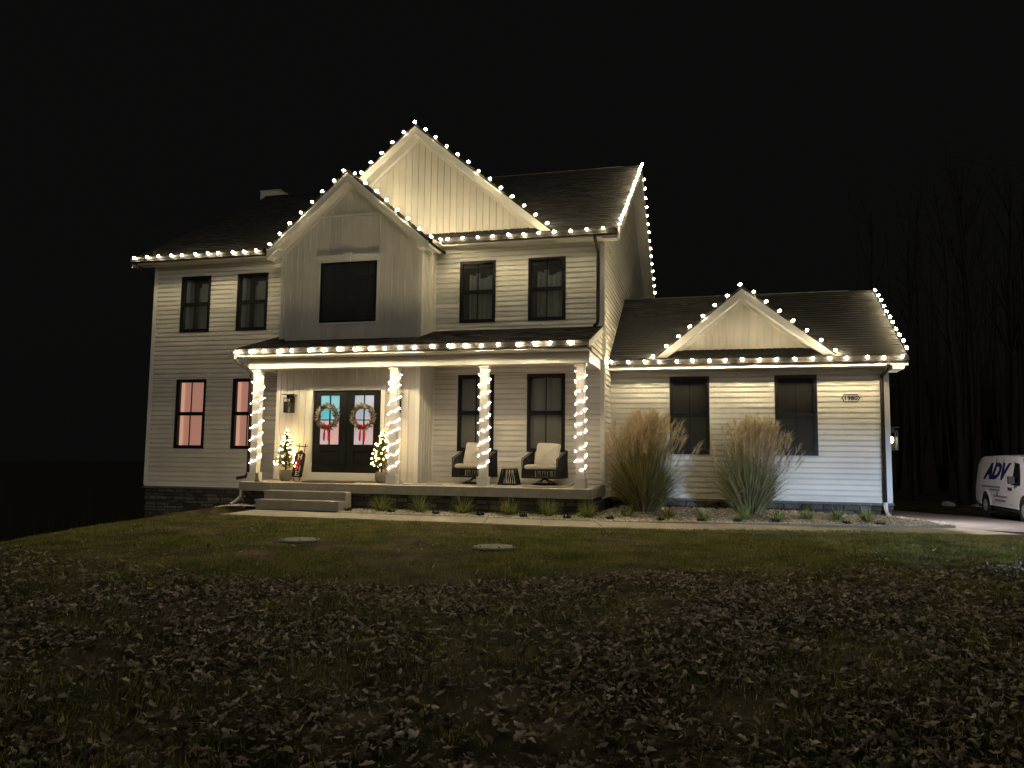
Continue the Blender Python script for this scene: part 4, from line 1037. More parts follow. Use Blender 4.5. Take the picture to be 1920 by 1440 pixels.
def sled():
    e = tag(empty('home_sled_sign', (-7.44, -1.30, .015), 0, (R(-11), R(3.5), R(6))), 'black sled reading HOME with a small wreath, leaning by the doors', 'sled sign')
    pl = []
    w = .135
    for x, z in ((-w+.02, .10), (w-.02, .10), (w, .14), (w, .66), (w-.02, .71), (.045, .735), (.04, .765), (.0, .785), (-.04, .765), (-.045, .735), (-w+.02, .71), (-w, .66), (-w, .14)): pl.append((x, -.01, z))
    MB().prism(pl, (0, .02, 0)).build('board', 'sled', e, local=True)
    for sx in (-1, 1): MB().tube([(sx*.075, .02, 0), (sx*.075, .02, .9), (sx*.08, .01, .96)], .011, 6).build('runner', 'sled', e, local=True)
    MB().tube([(-.145, .0, .90), (-.08, -.012, .875), (.08, -.012, .875), (.145, .0, .90)], .014, 6).build('handle_bar', 'sled', e, local=True)
    y0, y1 = -.017, -.011
    def L(boxes, zc, nm='letter'):
        m = MB()
        for a in boxes: m.box(a[0], a[1], y0, y1, zc+a[2], zc+a[3])
        return m
    s = .06
    hb = L([(-.05, -.028, -s, s), (.028, .05, -s, s), (-.028, .028, -.01, .01), (-.062, -.016, s-.014, s), (.016, .062, s-.014, s), (-.062, -.016, -s, -s+.014), (.016, .062, -s, -s+.014)], .61); hb.build('letter', 'letter', e, local=True)
    m = L([(-.056, -.036, -s, s), (.036, .056, -s, s), (-.068, -.026, -s, -s+.013), (.026, .068, -s, -s+.013)], .335)
    for sg in (-1, 1): m.prism([(sg*.056, y0, .335+s), (sg*.03, y0, .335+s), (0, y0, .335-.03), (0, y0, .335+.01)], (0, .006, 0))
    m.build('letter', 'letter', e, local=True)
    L([(-.046, -.022, -s, s), (-.058, .052, s-.016, s), (-.058, .052, -s, -s+.016), (-.022, .03, -.009, .009), (.038, .052, s-.04, s), (.038, .052, -s, -s+.04)], .195).build('letter', 'letter', e, local=True)
    rr = random.Random(2); m = MB(); off = .475
    ring_twigs(m, .047, 90, .02, .04, rr, .005); m.v = [(x, y-.012, z+off) for x, y, z in m.v]; m.build('small_wreath', 'redtwig', e, local=True)
    bow(e, off+.045, .62, -.05)
sled()
o = MB()
for k in range(14): o.box(-7.05+k*.086, -7.05+k*.086+.082, -1.72, -1.28, .02, .036+.003*(k % 2))
o = o.build('door_mat', 'mat', loc=(-6.45, -1.5, .02)); tag(o, 'brown door mat lying in front of the double doors', 'door mat')
def cat():
    e = tag(empty('cat_figurine', (-8.17, -1.86, .006), R(20)), 'small grey sitting cat figurine at the foot of the lit column', 'figurine')
    b = MB().lathe([(.05, 0), (.062, .02), (.060, .06), (.048, .11), (.036, .145), (.03, .16)], n=12, sx=.9, sy=1.1); b.build('body', 'cat', e, local=True, smooth=True)
    h = MB(); h.lathe([(.012, -.036), (.034, -.02), (.042, .0), (.036, .022), (.014, .036)], (0, -.012, .185), 12); h.build('head', 'cat', e, local=True, smooth=True)
    for s in (-1, 1): MB().add([(s*.012, -.02, .212), (s*.038, -.02, .205), (s*.03, -.012, .25), (s*.025, .0, .208)], [(0, 1, 2), (1, 3, 2), (3, 0, 2), (0, 3, 1)]).build('ear', 'cat', e, local=True)
    t = MB(); t.tube([(.03, .05, .015), (.065, .03, .015), (.075, -.02, .014), (.05, -.055, .012)], [.014, .013, .011, .007], 6); t.build('tail', 'cat', e, local=True)
    for s in (-1, 1): MB().tube([(s*.022, -.045, .10), (s*.024, -.058, .02), (s*.024, -.075, .012)], [.017, .014, .013], 6).build('leg', 'cat', e, local=True)
cat()
def cord(pts, label):
    P = [Vector(p) for p in pts]; fine = []
    for i in range(len(P)-1):
        a, b, c, d = P[max(i-1, 0)], P[i], P[i+1], P[min(i+2, len(P)-1)]
        for k in range(6):
            t = k/6; fine.append(.5*((2*b)+(c-a)*t+(2*a-5*b+4*c-d)*t*t+(3*b-a-3*c+d)*t**3))
    fine.append(P[-1]); o = MB().tube(fine, .006, 5).build('extension_cord', 'wire', loc=tuple(P[0])); tag(o, label, 'cord', 'cords on the porch floor')
zf = lambda y: dk(y)+.008
cord([(-4.72, -1.48, .2), (-4.56, -1.5, .06), (-4.4, -1.7, zf(-1.7)), (-4.0, -1.55, zf(-1.55)), (-3.5, -1.62, zf(-1.62))], 'dark cord running from the column by the doors')
cord([(-.42, -1.62, .15), (-.5, -1.6, .05), (-.8, -1.7, zf(-1.7)), (-1.2, -1.75, zf(-1.75)), (-1.6, -1.6, zf(-1.6))], 'dark cord running from the corner column base')
cord([(-5.3, -1.2, zf(-1.2)), (-5.6, -1.55, zf(-1.55)), (-6.0, -1.75, zf(-1.75)), (-6.6, -1.80, zf(-1.8)), (-7.3, -1.62, zf(-1.62))], 'dark cord lying past the door mat between the small trees')
# house number
def number_sign():
    e = tag(empty('house_number_sign', (5.71, 1.128, 2.155)), 'dark bracketed 1980 house number sign on garage wing wall', 'sign')
    P = [(-.15, -.085), (.15, -.085), (.165, -.04), (.20, 0), (.165, .04), (.15, .085), (-.15, .085), (-.165, .04), (-.20, 0), (-.165, -.04), (-.15, -.085)]
    MB().tube([(x, -.012, z) for x, z in P], .0105, 5).build('border', 'metal', e, local=True)
    for k, ch in enumerate('1980'):
        me = text_mesh(ch, .15, 'metal', 0, .008, .0025); o = bpy.data.objects.new('digit', me); COL.objects.link(o); o.parent = e
        o.location = (-.114+.077*k, -.012, -.002); o.rotation_euler = (R(90), 0, 0)
number_sign()

# ------------------------------------------------------------------ beds and plants
def ribbons(starts, dirs, length, width, droop, nseg=5, rise=None):
    """curved tapering blades; arrays; returns verts, quads"""
    N = len(starts); ts = np.linspace(0, 1, nseg+1)
    up = np.array([0, 0, 1.0])
    side = np.cross(np.c_[dirs[:, :2], np.zeros(N)], up); ln = np.linalg.norm(side, axis=1, keepdims=True); side = np.where(ln > 1e-4, side/np.maximum(ln, 1e-4), np.array([1., 0, 0]))
    ang = RNG.uniform(-.9, .9, N)[:, None]
    hd = np.c_[dirs[:, :2], np.zeros(N)]; hd = hd/np.maximum(np.linalg.norm(hd, axis=1, keepdims=True), 1e-4)
    side = side*np.cos(ang)+hd*np.sin(ang)
    V = np.zeros((N, nseg+1, 2, 3))
    for i, t in enumerate(ts):
        p = starts+dirs*(length*t)[:, None]; p[:, 2] -= droop*length*t**2.2
        p[:, :2] += hd[:, :2]*(droop*length*.35*t**2)[:, None]
        w = (width*(1-t**1.5*.95)*.5)[:, None]
        V[:, i, 0] = p-side*w; V[:, i, 1] = p+side*w
    base = (np.arange(N)*(nseg+1)*2)[:, None]
    F = []
    for i in range(nseg):
        a = base+2*i; F.append(np.concatenate([a, a+1, a+3, a+2], 1))
    return V.reshape(-1, 3), np.concatenate(F, 0)
def tall_grass(c, label, seed, hgt, nb=1500, nc=150, lean=.10, spread=1.0):
    global RNG
    RNG = np.random.default_rng(seed)
    e = tag(empty('ornamental_grass', c), label, 'ornamental grass', 'tall plumed grasses before the garage wing')
    a = RNG.uniform(0, 2*np.pi, nb); r = .26*np.sqrt(RNG.uniform(0, 1, nb))
    S = np.c_[r*np.cos(a), r*np.sin(a), np.zeros(nb)]+np.array(c)
    ln = np.abs(RNG.normal(.26, .20, nb))*spread
    D = np.c_[np.cos(a)*ln, np.sin(a)*ln, np.ones(nb)]; D /= np.linalg.norm(D, axis=1, keepdims=True)
    L = RNG.uniform(.5, 1.0, nb)*hgt*.86
    dr = np.clip(ln*RNG.uniform(.45, 1.1, nb), 0, .7)
    V, F = ribbons(S, D, L, RNG.uniform(.010, .020, nb), dr, 6)
    V[:, 2] = np.maximum(V[:, 2], c[2]+.01)
    np_mesh('foliage', V, F, 'reed', e)
    a = RNG.uniform(0, 2*np.pi, nc); r = .22*np.sqrt(RNG.uniform(0, 1, nc)); S = np.c_[r*np.cos(a), r*np.sin(a), np.zeros(nc)]+np.array(c)
    ln = np.abs(RNG.normal(.0, .20, nc))*spread
    D = np.c_[np.cos(a)*ln+lean, np.sin(a)*ln*.8, np.ones(nc)]; D /= np.linalg.norm(D, axis=1, keepdims=True)
    L = RNG.uniform(.55, .90, nc)*hgt*(1.0-.25*np.clip(ln-.2, 0, 1)); dr = ln*.18
    V, F = ribbons(S, D, L, np.full(nc, .007), dr, 4); np_mesh('stems', V, F, 'reed', e)
    tip = S+D*(L*.97)[:, None]; tip[:, 2] -= dr*L*.93
    hd = np.c_[D[:, :2], np.zeros(nc)]; hd /= np.maximum(np.linalg.norm(hd, axis=1, keepdims=True), 1e-4)
    tip[:, :2] += hd[:, :2]*(dr*L*.33)[:, None]
    k = 34; T = np.repeat(tip, k, 0); DD = np.repeat(D, k, 0)
    tt = np.tile(np.linspace(0, 1, k), nc)
    T = T+DD*(tt*.26-.04)[:, None]
    J = RNG.normal(0, .34, (nc*k, 3)); J[:, 2] = np.abs(J[:, 2])*.3; J[:, 0] += .14
    D2 = DD+J; D2 /= np.linalg.norm(D2, axis=1, keepdims=True)
    V, F = ribbons(T, D2, RNG.uniform(.10, .25, nc*k), RNG.uniform(.008, .014, nc*k), np.full(nc*k, .22), 3)
    np_mesh('plumes', V, F, 'plume', e)
tall_grass((.98, -.35, -.56), 'wider tall plumed ornamental grass beside the porch corner', 11, 2.42, 3600, 330, .03, 1.3)
tall_grass((3.31, -.35, -.56), 'narrower tall plumed ornamental grass between the two garage wing windows', 12, 2.28, 2700, 250, .09, 1.05)
def clump(c, label, seed, n, L0, L1, m='liriope', grp='striped grass clumps along the gravel bed', nm='grass_clump', cat='plant', wid=(.008, .016), dlow=.45):
    global RNG
    RNG = np.random.default_rng(seed)
    a = RNG.uniform(0, 2*np.pi, n); S = np.c_[.05*np.cos(a), .05*np.sin(a), np.zeros(n)]+np.array(c)
    ln = RNG.uniform(.1, 1.3, n); D = np.c_[np.cos(a)*ln, np.sin(a)*ln, np.ones(n)]; D /= np.linalg.norm(D, axis=1, keepdims=True)
    V, F = ribbons(S, D, RNG.uniform(L0, L1, n), RNG.uniform(*wid, n), RNG.uniform(dlow, .95, n)*ln/1.0, 5)
    V[:, 2] = np.maximum(V[:, 2], c[2]+.008)
    V = V-np.array(c); o = np_mesh(nm, V, F, m); o.location = c; tag(o, label, cat, grp); return o
def bz(x, y):  # surface of the gravel bed
    base = -.575+.05*np.clip((np.asarray(y, float)+2.9)/3, 0, 1.2)
    return base-.085*np.clip((np.asarray(x, float)-4.2)/3, 0, 1)
PL = [(-4.67, 'nearest the steps, first of the row below the porch edge'), (-3.76, 'second from the steps below the porch edge'), (-2.75, 'third from the steps below the porch edge'), (-1.70, 'fourth from the steps below the porch edge'),
      (-.85, 'fifth from the steps below the porch edge'), (-.02, 'below the outer porch corner, last of the porch row')]
for i, (x, t) in enumerate(PL):
    clump((x, -2.36, float(bz(x, -2.36))), 'striped yellow green grass clump '+t, 30+i, 300, .34, .62 if i < 3 else .56)
PL2 = [(.74, -1.85, 'in front of the wider tall grass', .34), (1.62, -2.0, 'past the wider tall grass, under the first wing window', .34), (2.36, -2.0, 'midway between the two tall grasses', .32), (3.15, -1.75, 'in front of the narrower tall grass', .40),
       (3.80, -1.6, 'just past the narrower tall grass', .30), (4.44, -1.2, 'under the second wing window', .34), (5.05, -1.0, 'second from the wing corner downspout', .36), (5.62, -.95, 'beside the wing corner downspout', .40)]
for i, (x, y, t, L) in enumerate(PL2):
    clump((x, y, float(bz(x, y))), 'small striped grass clump '+t, 50+i, 170, L*.7, L*1.2)
SM = [(-5.36, -2.62, 'against the steps'), (-4.3, -2.68, 'between the first two porch clumps'), (-3.25, -2.7, 'between the second and third porch clumps'), (-2.25, -2.7, 'between the third and fourth porch clumps'), (-1.3, -2.72, 'between the fourth and fifth porch clumps'),
      (-.38, -2.74, 'between the last two porch clumps'), (.48, -2.6, 'by the walkway near the porch corner'), (1.5, -2.5, 'by the walkway before the wider tall grass'), (2.3, -2.45, 'by the walkway between the tall grasses'), (3.0, -2.3, 'by the walkway before the narrower tall grass'),
      (3.74, -2.1, 'by the walkway past the narrower tall grass'), (5.12, -1.7, 'by the walkway under the house number'), (5.78, -1.5, 'by the walkway nearest the driveway')]
for i, (x, y, t) in enumerate(SM):
    clump((x, y, float(bz(x, y))), 'tiny dark mounded plant '+t, 80+i, 130, .06, .13, 'mound', 'dark mounded plants along the walkway', 'mounded_plant', 'plant', (.012, .022), .2)
def bed():
    xs = np.linspace(-5.5, 7.4, 60); V = []; F = []
    back = lambda x: np.interp(x, [-5.5, -.1, -.09, .3, 6.3, 6.4, 7.4], [-1.9, -1.9, -1.9, 1.2, 1.2, 1.05, -.2])
    front = lambda x: np.interp(x, [-5.5, .5, 4.14, 5.58, 7.4], [-2.88, -2.96, -2.21, -1.76, -.5])
    for x in xs:
        V.append((x, front(x)-.05, float(bz(x, front(x)))-.25))
        for t in np.linspace(0, 1, 11):
            y = front(x)*(1-t)+back(x)*t; V.append((x, y, float(bz(x, y))-.012))
    n = 12
    for i in range(len(xs)-1):
        for j in range(n-1): a = i*n+j; F.append((a, a+n, a+n+1, a+1))
    o = np_mesh('gravel_bed', np.array(V), np.array(F), 'bed', smooth=True); o['kind'] = 'structure'
    rng = np.random.default_rng(4); N = 11000
    x = rng.uniform(-5.5, 7.3, N); t = rng.uniform(0, 1, N)**1.5; y = front(x)*(1-t)+back(x)*t
    x2 = rng.uniform(-9.0, -7.65, 350); y2 = rng.uniform(-2.35, -1.98, 350)
    x = np.r_[x, x2]; y = np.r_[y, y2]; N = len(x)
    z = np.where(x < -7, gz(x, y)+.015, bz(x, y))
    s = rng.uniform(.016, .038, N); yaw = rng.uniform(0, 6.3, N)
    b = np.array([[1, 0, 0], [.4, .8, .05], [-.5, .75, 0], [-1, 0, .05], [-.4, -.8, 0], [.5, -.7, .05], [.1, 0, .62]])
    fc = np.array([[0, 1, 6], [1, 2, 6], [2, 3, 6], [3, 4, 6], [4, 5, 6], [5, 0, 6]])
    P = np.tile(b, (N, 1, 1))*(1+rng.uniform(-.2, .2, (N, 7, 3))); P[:, :, 1] *= rng.uniform(.55, .9, (N, 1)); P *= s[:, None, None]
    c, sn = np.cos(yaw)[:, None], np.sin(yaw)[:, None]; X = P[:, :, 0]*c-P[:, :, 1]*sn; Y = P[:, :, 0]*sn+P[:, :, 1]*c
    V = np.stack([X+x[:, None], Y+y[:, None], P[:, :, 2]+z[:, None]+rng.uniform(-.004, .006, (N, 1))], -1).reshape(-1, 3)
    F = (fc[None]+(np.arange(N)*7)[:, None, None]).reshape(-1, 3)
    g = np_mesh('gravel', V, F, 'gravel'); tag(g, 'pale river gravel covering the planting bed', 'gravel', kind='stuff')
bed()

# ------------------------------------------------------------------ lawn cover
def lawn_z(X, Y):
    Z = gz(X, Y); return Z+((vnoise(X*1.3, Y*1.3, 1)-.5)*.05+(vnoise(X*4, Y*4, 2)-.5)*.03)*np.clip((-4.2-Y)/.6, 0, 1)
def grass():
    rng = np.random.default_rng(9); N = 800000
    d = 3.0+14.5*rng.uniform(0, 1, N)**.72; ang = R(14.6)+rng.uniform(-R(66), R(46), N)
    x = CAM[0]-np.sin(ang)*d; y = CAM[1]+np.cos(ang)*d
    M2 = 160000; x = np.r_[x, rng.uniform(-12, 8, M2)]; y = np.r_[y, rng.uniform(-9, -4.1, M2)]
    fy = np.interp(x, [-7.6, .6, 4.02, 5.95, 8.3, 9], [-4.12, -4.17, -3.4, -2.78, -1.62, -1.0]); fy = np.where(x < -7.55, -.6, fy)
    pn = vnoise(x*.9, y*.9, 5)*.55+vnoise(x*2.6, y*2.6, 6)*.45
    green = np.clip((x-2.2)/3.2, 0, 1)*np.clip((y+9)/2, 0, 1)
    inl = np.clip((np.interp(x, [-9, -6, -2.4, -.1, 1.6, 3.0, 4.9, 6.6, 9], [-8.2, -9.6, -10.6, -9.8, -8.8, -7.9, -7.7, -6.4, -5.2])-y)/1.2, 0, 1)
    fy = np.where(x > 8.3, -1.7, fy)
    keep = (y < fy) & (rng.uniform(0, 1, N+M2) < np.clip((pn-.30)*3.2+green*.5, .14, 1)*(1-.5*inl)); x, y, pn = x[keep], y[keep], pn[keep]; n = len(x)
    z = lawn_z(x, y)-.006; L = rng.uniform(.025, .065, n)*(.6+pn*.9); a = rng.uniform(0, 6.28, n); tl = rng.uniform(.2, 1.5, n)
    dx = np.cos(a)*np.sin(tl)*L; dy = np.sin(a)*np.sin(tl)*L; dz = np.cos(tl)*L+.006
    w = rng.uniform(.0022, .005, n); wx = -np.sin(a)*w; wy = np.cos(a)*w
    V = np.stack([np.c_[x-wx, y-wy, z], np.c_[x+wx, y+wy, z], np.c_[x+dx, y+dy, z+dz]], 1).reshape(-1, 3)
    F = np.arange(3*n).reshape(-1, 3)
    g = np_mesh('grass', V, F, 'grassblade'); tag(g, 'short patchy lawn grass in front of the house', 'grass', kind='stuff')
grass()
def leaf_proto(seed):
    """oak-like leaf folded along its midrib and curled along its length"""
    rr = random.Random(seed); n = 6; wd = rr.uniform(.24, .42); fold = rr.uniform(.15, .9); cu = rr.uniform(-.5, 1.5); tw = rr.uniform(-.6, .6)
    vs = []
    for i in range(n+1):
        t = i/n; x = (t-.5); w = wd*math.sin(math.pi*min(max(t*.92+.06, 0), 1))*(1.0 if i % 2 else rr.uniform(.5, .75))*rr.uniform(.85, 1.15)
        z = cu*(x*x)*1.0+rr.uniform(-.03, .03); a = tw*x
        vs.append((x, rr.uniform(-.02, .02), z))
        for sg in (-1, 1): vs.append((x+rr.uniform(-.03, .05), sg*w*math.cos(fold), z+w*math.sin(fold)+sg*w*a))
    f = []
    for i in range(n):
        a, b = 3*i, 3*i+3
        f += [(a, b, b+1), (a, b+1, a+1), (a, a+2, b+2), (a, b+2, b)]
    return np.array(vs), f
def leaves():
    rng = np.random.default_rng(21); N = 150000
    d = 3.2+11.8*rng.uniform(0, 1, N)**.8; ang = R(14.6)+rng.uniform(-R(64), R(44), N)
    x = CAM[0]-np.sin(ang)*d; y = CAM[1]+np.cos(ang)*d
    edge = np.interp(x, [-9, -6, -2.4, -.1, 1.6, 3.0, 4.9, 6.6, 9], [-8.2, -9.6, -10.6, -9.8, -8.8, -7.9, -7.7, -6.4, -5.2])+.6*(vnoise(x*.8, y*.8, 8)-.5)
    dens = np.clip((edge-y)/.5, 0, 1)*np.clip(1.15-.09*(edge-y), .5, 1)*np.clip(vnoise(x*1.1, y*1.1, 11)*1.6-.15, .25, 1)
    right = np.clip((x-1)/3, 0, 1); dens = dens*(.75+.5*right)+.012*(y < -4.4)
    k = rng.uniform(0, 1, N) < dens; x, y, d = x[k], y[k], d[k]
    o = np.argsort(d); x, y, d = x[o], y[o], d[o]; z = lawn_z(x, y); n = len(x)
    protos = [leaf_proto(s) for s in range(8)]; meshes = []
    for k, (v, f) in enumerate(protos):
        me = bpy.data.meshes.new('fallen_leaf'); me.from_pydata([tuple(p) for p in v], [], f)
        m = M['leaf'].copy(); m.name = 'dry leaf %d' % k
        for nd in m.node_tree.nodes:
            if nd.type == 'MIX': nd.inputs['B'].default_value = .5
            if nd.type == 'VALTORGB':
                for e in nd.color_ramp.elements: e.color = tuple(c*(.6+.11*k) for c in e.color[:3])+(1,)
        me.materials.append(m); meshes.append(me)
    S = .03+.058*rng.uniform(0, 1, n)**1.6; E = np.c_[rng.normal(0, .42, n), rng.normal(0, .42, n), rng.uniform(0, 6.28, n)]; pk = rng.integers(0, 8, n)
    for i in range(300):
        ob = bpy.data.objects.new('fallen_leaf', meshes[pk[i]]); COL.objects.link(ob); ob.location = (x[i], y[i], z[i]+.012+.1*S[i]); ob.rotation_euler = E[i]; ob.scale = (S[i],)*3
        tag(ob, 'dry brown curled leaf among those lying nearest the camera', 'leaf', 'nearest fallen leaves on the lawn')
    VV = []; FF = []; base = 0
    for i in range(300, n):
        v, f = protos[pk[i]]; c = np.cos(E[i]); s = np.sin(E[i])
        Rx = np.array([[1, 0, 0], [0, c[0], -s[0]], [0, s[0], c[0]]]); Ry = np.array([[c[1], 0, s[1]], [0, 1, 0], [-s[1], 0, c[1]]]); Rz = np.array([[c[2], -s[2], 0], [s[2], c[2], 0], [0, 0, 1]])
        q = (v*S[i])@(Rz@Ry@Rx).T+np.array([x[i], y[i], z[i]+.008+.12*S[i]]); VV.append(q); FF.append(np.array(f)+base); base += len(v)
    g = np_mesh('leaves', np.concatenate(VV), np.concatenate(FF), 'leaf'); tag(g, 'dry brown fallen leaves covering the lawn behind the nearest ones', 'leaves', 'fallen leaf litter', 'stuff')
leaves()
def septic_lid(x, y, label):
    z = float(lawn_z(x, y))+.018
    e = tag(empty('septic_lid', (x, y, z)), label, 'septic lid', 'round green lids in the lawn')
    MB().lathe([(.30, -.1), (.315, -.02), (.315, .005), (.30, .012), (.27, .014), (.0, .016)], n=32).build('cover', 'lid', e, local=True)
    MB().lathe([(.335, -.12), (.335, -.012), (.316, -.008), (.316, -.12)], n=32).build('riser', 'black', e, local=True)
    for k in range(6): MB().lathe([(.012, .02), (.012, .032), (.004, .036)], (.285*math.cos(k*1.047), .285*math.sin(k*1.047), 0), 6).build('bolt', 'metal', e, local=True)
septic_lid(-3.79, -7.42, 'round green septic lid in the lawn in front of the steps'); septic_lid(-.60, -7.40, 'round green septic lid in the lawn in front of the porch chairs')

# ------------------------------------------------------------------ van
def van():
    e = tag(empty('cargo_van', (12.08, 8.3, float(drive_z(8.2))-.02), R(-90)), 'white cargo van with blue slanted ADV lettering parked beside the driveway', 'van')
    e.scale = (.95, .95, .94)
    # local: +x forward, y left; rear axle x=-1.72, front axle x=1.72
    st = [(-2.95, .45, .95, 1.85, .90, .72), (-2.90, .42, 1.0, 2.02, .97, .78), (-2.5, .40, 1.05, 2.09, 1.0, .80), (-.5, .40, 1.05, 2.11, 1.0, .80), (.75, .40, 1.05, 2.09, 1.0, .79), (1.10, .40, 1.06, 2.03, 1.0, .76), (1.45, .40, 1.10, 1.72, 1.0, .80), (1.80, .40, 1.12, 1.36, 1.0, .86), (1.95, .40, 1.10, 1.22, .99, .88), (2.45, .42, 1.03, 1.12, .97, .86), (2.72, .45, .95, 1.02, .93, .82)]
    mb = MB(); K = 12
    for x, zb, zm, zt, hw, rw in st:
        ring = [(hw-.04, zb), (hw-.0, zb+.12), (hw, zm-.25), (hw-.01, zm), (rw+(hw-rw)*.35, zm+(zt-zm)*.72), (rw-.04, zt-.035 if zt-zm > .3 else zt-.01), (rw*.5, zt)]
        pts = [(x, y, z) for y, z in ring]+[(x, -y, z) for y, z in ring[::-1]]
        mb.v += pts
    n = 14
    for i in range(len(st)-1):
        for k in range(n-1): mb.f.append((i*n+k, (i+1)*n+k, (i+1)*n+k+1, i*n+k+1))
    mb.f.append(tuple(range(n))); mb.f.append(tuple((len(st)-1)*n+k for k in range(n-1, -1, -1)))
    body = mb.build('body', 'van', e, local=True, smooth=False)
    body.data.polygons.foreach_set('use_smooth', [False]*len(body.data.polygons))
    # lower chassis
    MB().box(-2.85, 2.6, -.9, .9, .28, .42).build('chassis', 'vantrim', e, local=True)
    for x in (-1.72, 1.72):
        for s in (-1, 1):
            y = s*.90
            # dark wheel well, flared arch, tyre and rim
            m = MB(); m.tube([(x, s*.99, .40), (x, s*1.006, .40)], .47, 20); m.build('wheel_well', 'vantrim', e, local=True)
            a = MB(); P = [(x+.485*math.cos(t), s*1.006, .40+.485*math.sin(t)) for t in [math.pi*k/12 for k in range(-0, 13)]]; a.tube(P, .035, 6); a.build('wheel_arch', 'van', e, local=True)
            w = MB().tube([(x, s*.80, .38), (x, s*.815, .38), (x, s*1.0, .38), (x, s*1.03, .38)], [.34, .375, .375, .34], 24).build('wheel', 'tyre', e, local=True)
            r = MB().tube([(x, s*1.022, .38), (x, s*1.036, .38)], [.22, .20], 20); r.tube([(x, s*1.036, .38), (x, s*1.06, .38)], [.075, .06], 12)
            for k in range(8): r.tube([(x+.13*math.cos(k*.785), s*1.036, .38+.13*math.sin(k*.785)), (x+.13*math.cos(k*.785), s*1.045, .38+.13*math.sin(k*.785))], .022, 6)
            r.build('rim', 'rim', w, local=True)
    # right side (local -y) faces the house
    def yside(z):  # half width of the side at height z
        return 1.0 if z <= 1.05 else 1.0-.13*(z-1.05)/.76
    def panel(pts, nm, m, off=.006, s=-1):
        q = [(x, s*(yside(z)+off), z) for x, z in pts]
        MB().prism(q, (0, -s*.012, 0)).build(nm, m, e, local=True)
    for s in (-1, 1):
        panel([(.62, 1.14), (1.34, 1.14), (1.30, 1.26), (1.0, 1.82), (.70, 1.86)], 'side_window', 'vanglass', .012, s)
        for x in (.56, -.38, -1.02): panel([(x, .50), (x+.014, .50), (x+.014, 1.95 if x < .5 else 1.9), (x, 1.95 if x < .5 else 1.9)], 'door_seam', 'vantrim', .004, s)
        panel([(.585, .96), (.70, .96), (.70, 1.06), (.585, 1.06)], 'door_handle', 'vantrim', .03, s); panel([(.40, .96), (.52, .96), (.52, 1.06), (.40, 1.06)], 'door_handle', 'vantrim', .03, s)
        mr = MB().box(1.07, 1.20, min(s*1.08, s*1.24), max(s*1.08, s*1.24), 1.18, 1.42); mr.tube([(1.14, s*.98, 1.2), (1.14, s*1.12, 1.22)], .03, 6); mr.build('mirror', 'vantrim', e, local=True)
        MB().box(1.045, 1.058, min(s*1.09, s*1.23), max(s*1.09, s*1.23), 1.19, 1.41).build('mirror_glass', 'vanglass', e, local=True)
        MB().box(2.50, 2.76, min(s*.62, s*.95), max(s*.62, s*.95), .74, .93).build('headlight', 'rim', e, local=True)
        MB().box(2.45, 2.73, min(s*.88, s*.962), max(s*.88, s*.962), .62, .735).build('turn_signal', 'amber', e, local=True)
    MB().add([(1.16, -.80, 2.00-.02), (1.16, .80, 1.98), (1.83, .93, 1.30), (1.83, -.93, 1.30)], [(0, 3, 2, 1)]).build('windscreen_seal', 'vantrim', e, local=True)
    MB().prism([(1.17, -.70, 1.995), (1.17, .70, 1.995), (1.88, .84, 1.315), (1.88, -.84, 1.315)], (.012, 0, .012)).build('windscreen', 'vanglass', e, local=True)
    MB().box(2.66, 2.78, -.6, .6, .66, .94).build('grille', 'vantrim', e, local=True)
    MB().box(2.58, 2.90, -.98, .98, .40, .60).build('front_bumper', 'vantrim', e, local=True); MB().box(-3.08, -2.88, -.95, .95, .42, .58).build('rear_bumper', 'vantrim', e, local=True)
    MB().box(-2.3, 1.3, -1.004, -.99, .40, .47).build('rocker', 'van', e, local=True)
    # lettering on the side facing the house
    def side_text(txt, size, x, z, m, sh, bold):
        me = text_mesh(txt, size, m, sh, .003, bold); o = bpy.data.objects.new('lettering', me); COL.objects.link(o); o.parent = e
        tl = math.atan2(.13, .76) if z > 1.1 else 0
        o.location = (x, -(yside(z)+.012), z); o.rotation_euler = (R(90)-tl, 0, 0); return o
    o = side_text('ADV', .66, -1.0, 1.53, 'blue', .5, .03); o.scale = (1.45, 1.12, 1)
    def rows(x0, x1, z, h, k):
        rr = random.Random(k); x = x0; m = MB()
        while x < x1:
            w = rr.uniform(.05, .09); m.box(x, min(x+w*.7, x1), -1.012, -1.004, z, z+h); x += w
        m.build('lettering', 'greytext', e, local=True)
    rows(-2.1, -.35, 1.0, .06, 1); rows(-1.35, -.40, .90, .06, 2); rows(-.95, .25, .70, .06, 3); rows(-.85, .12, .56, .075, 4)
    MB().tube([(-.62, -1.003, .82), (-.62, -1.012, .82)], .07, 10).build('lettering', 'greytext', e, local=True)
van()

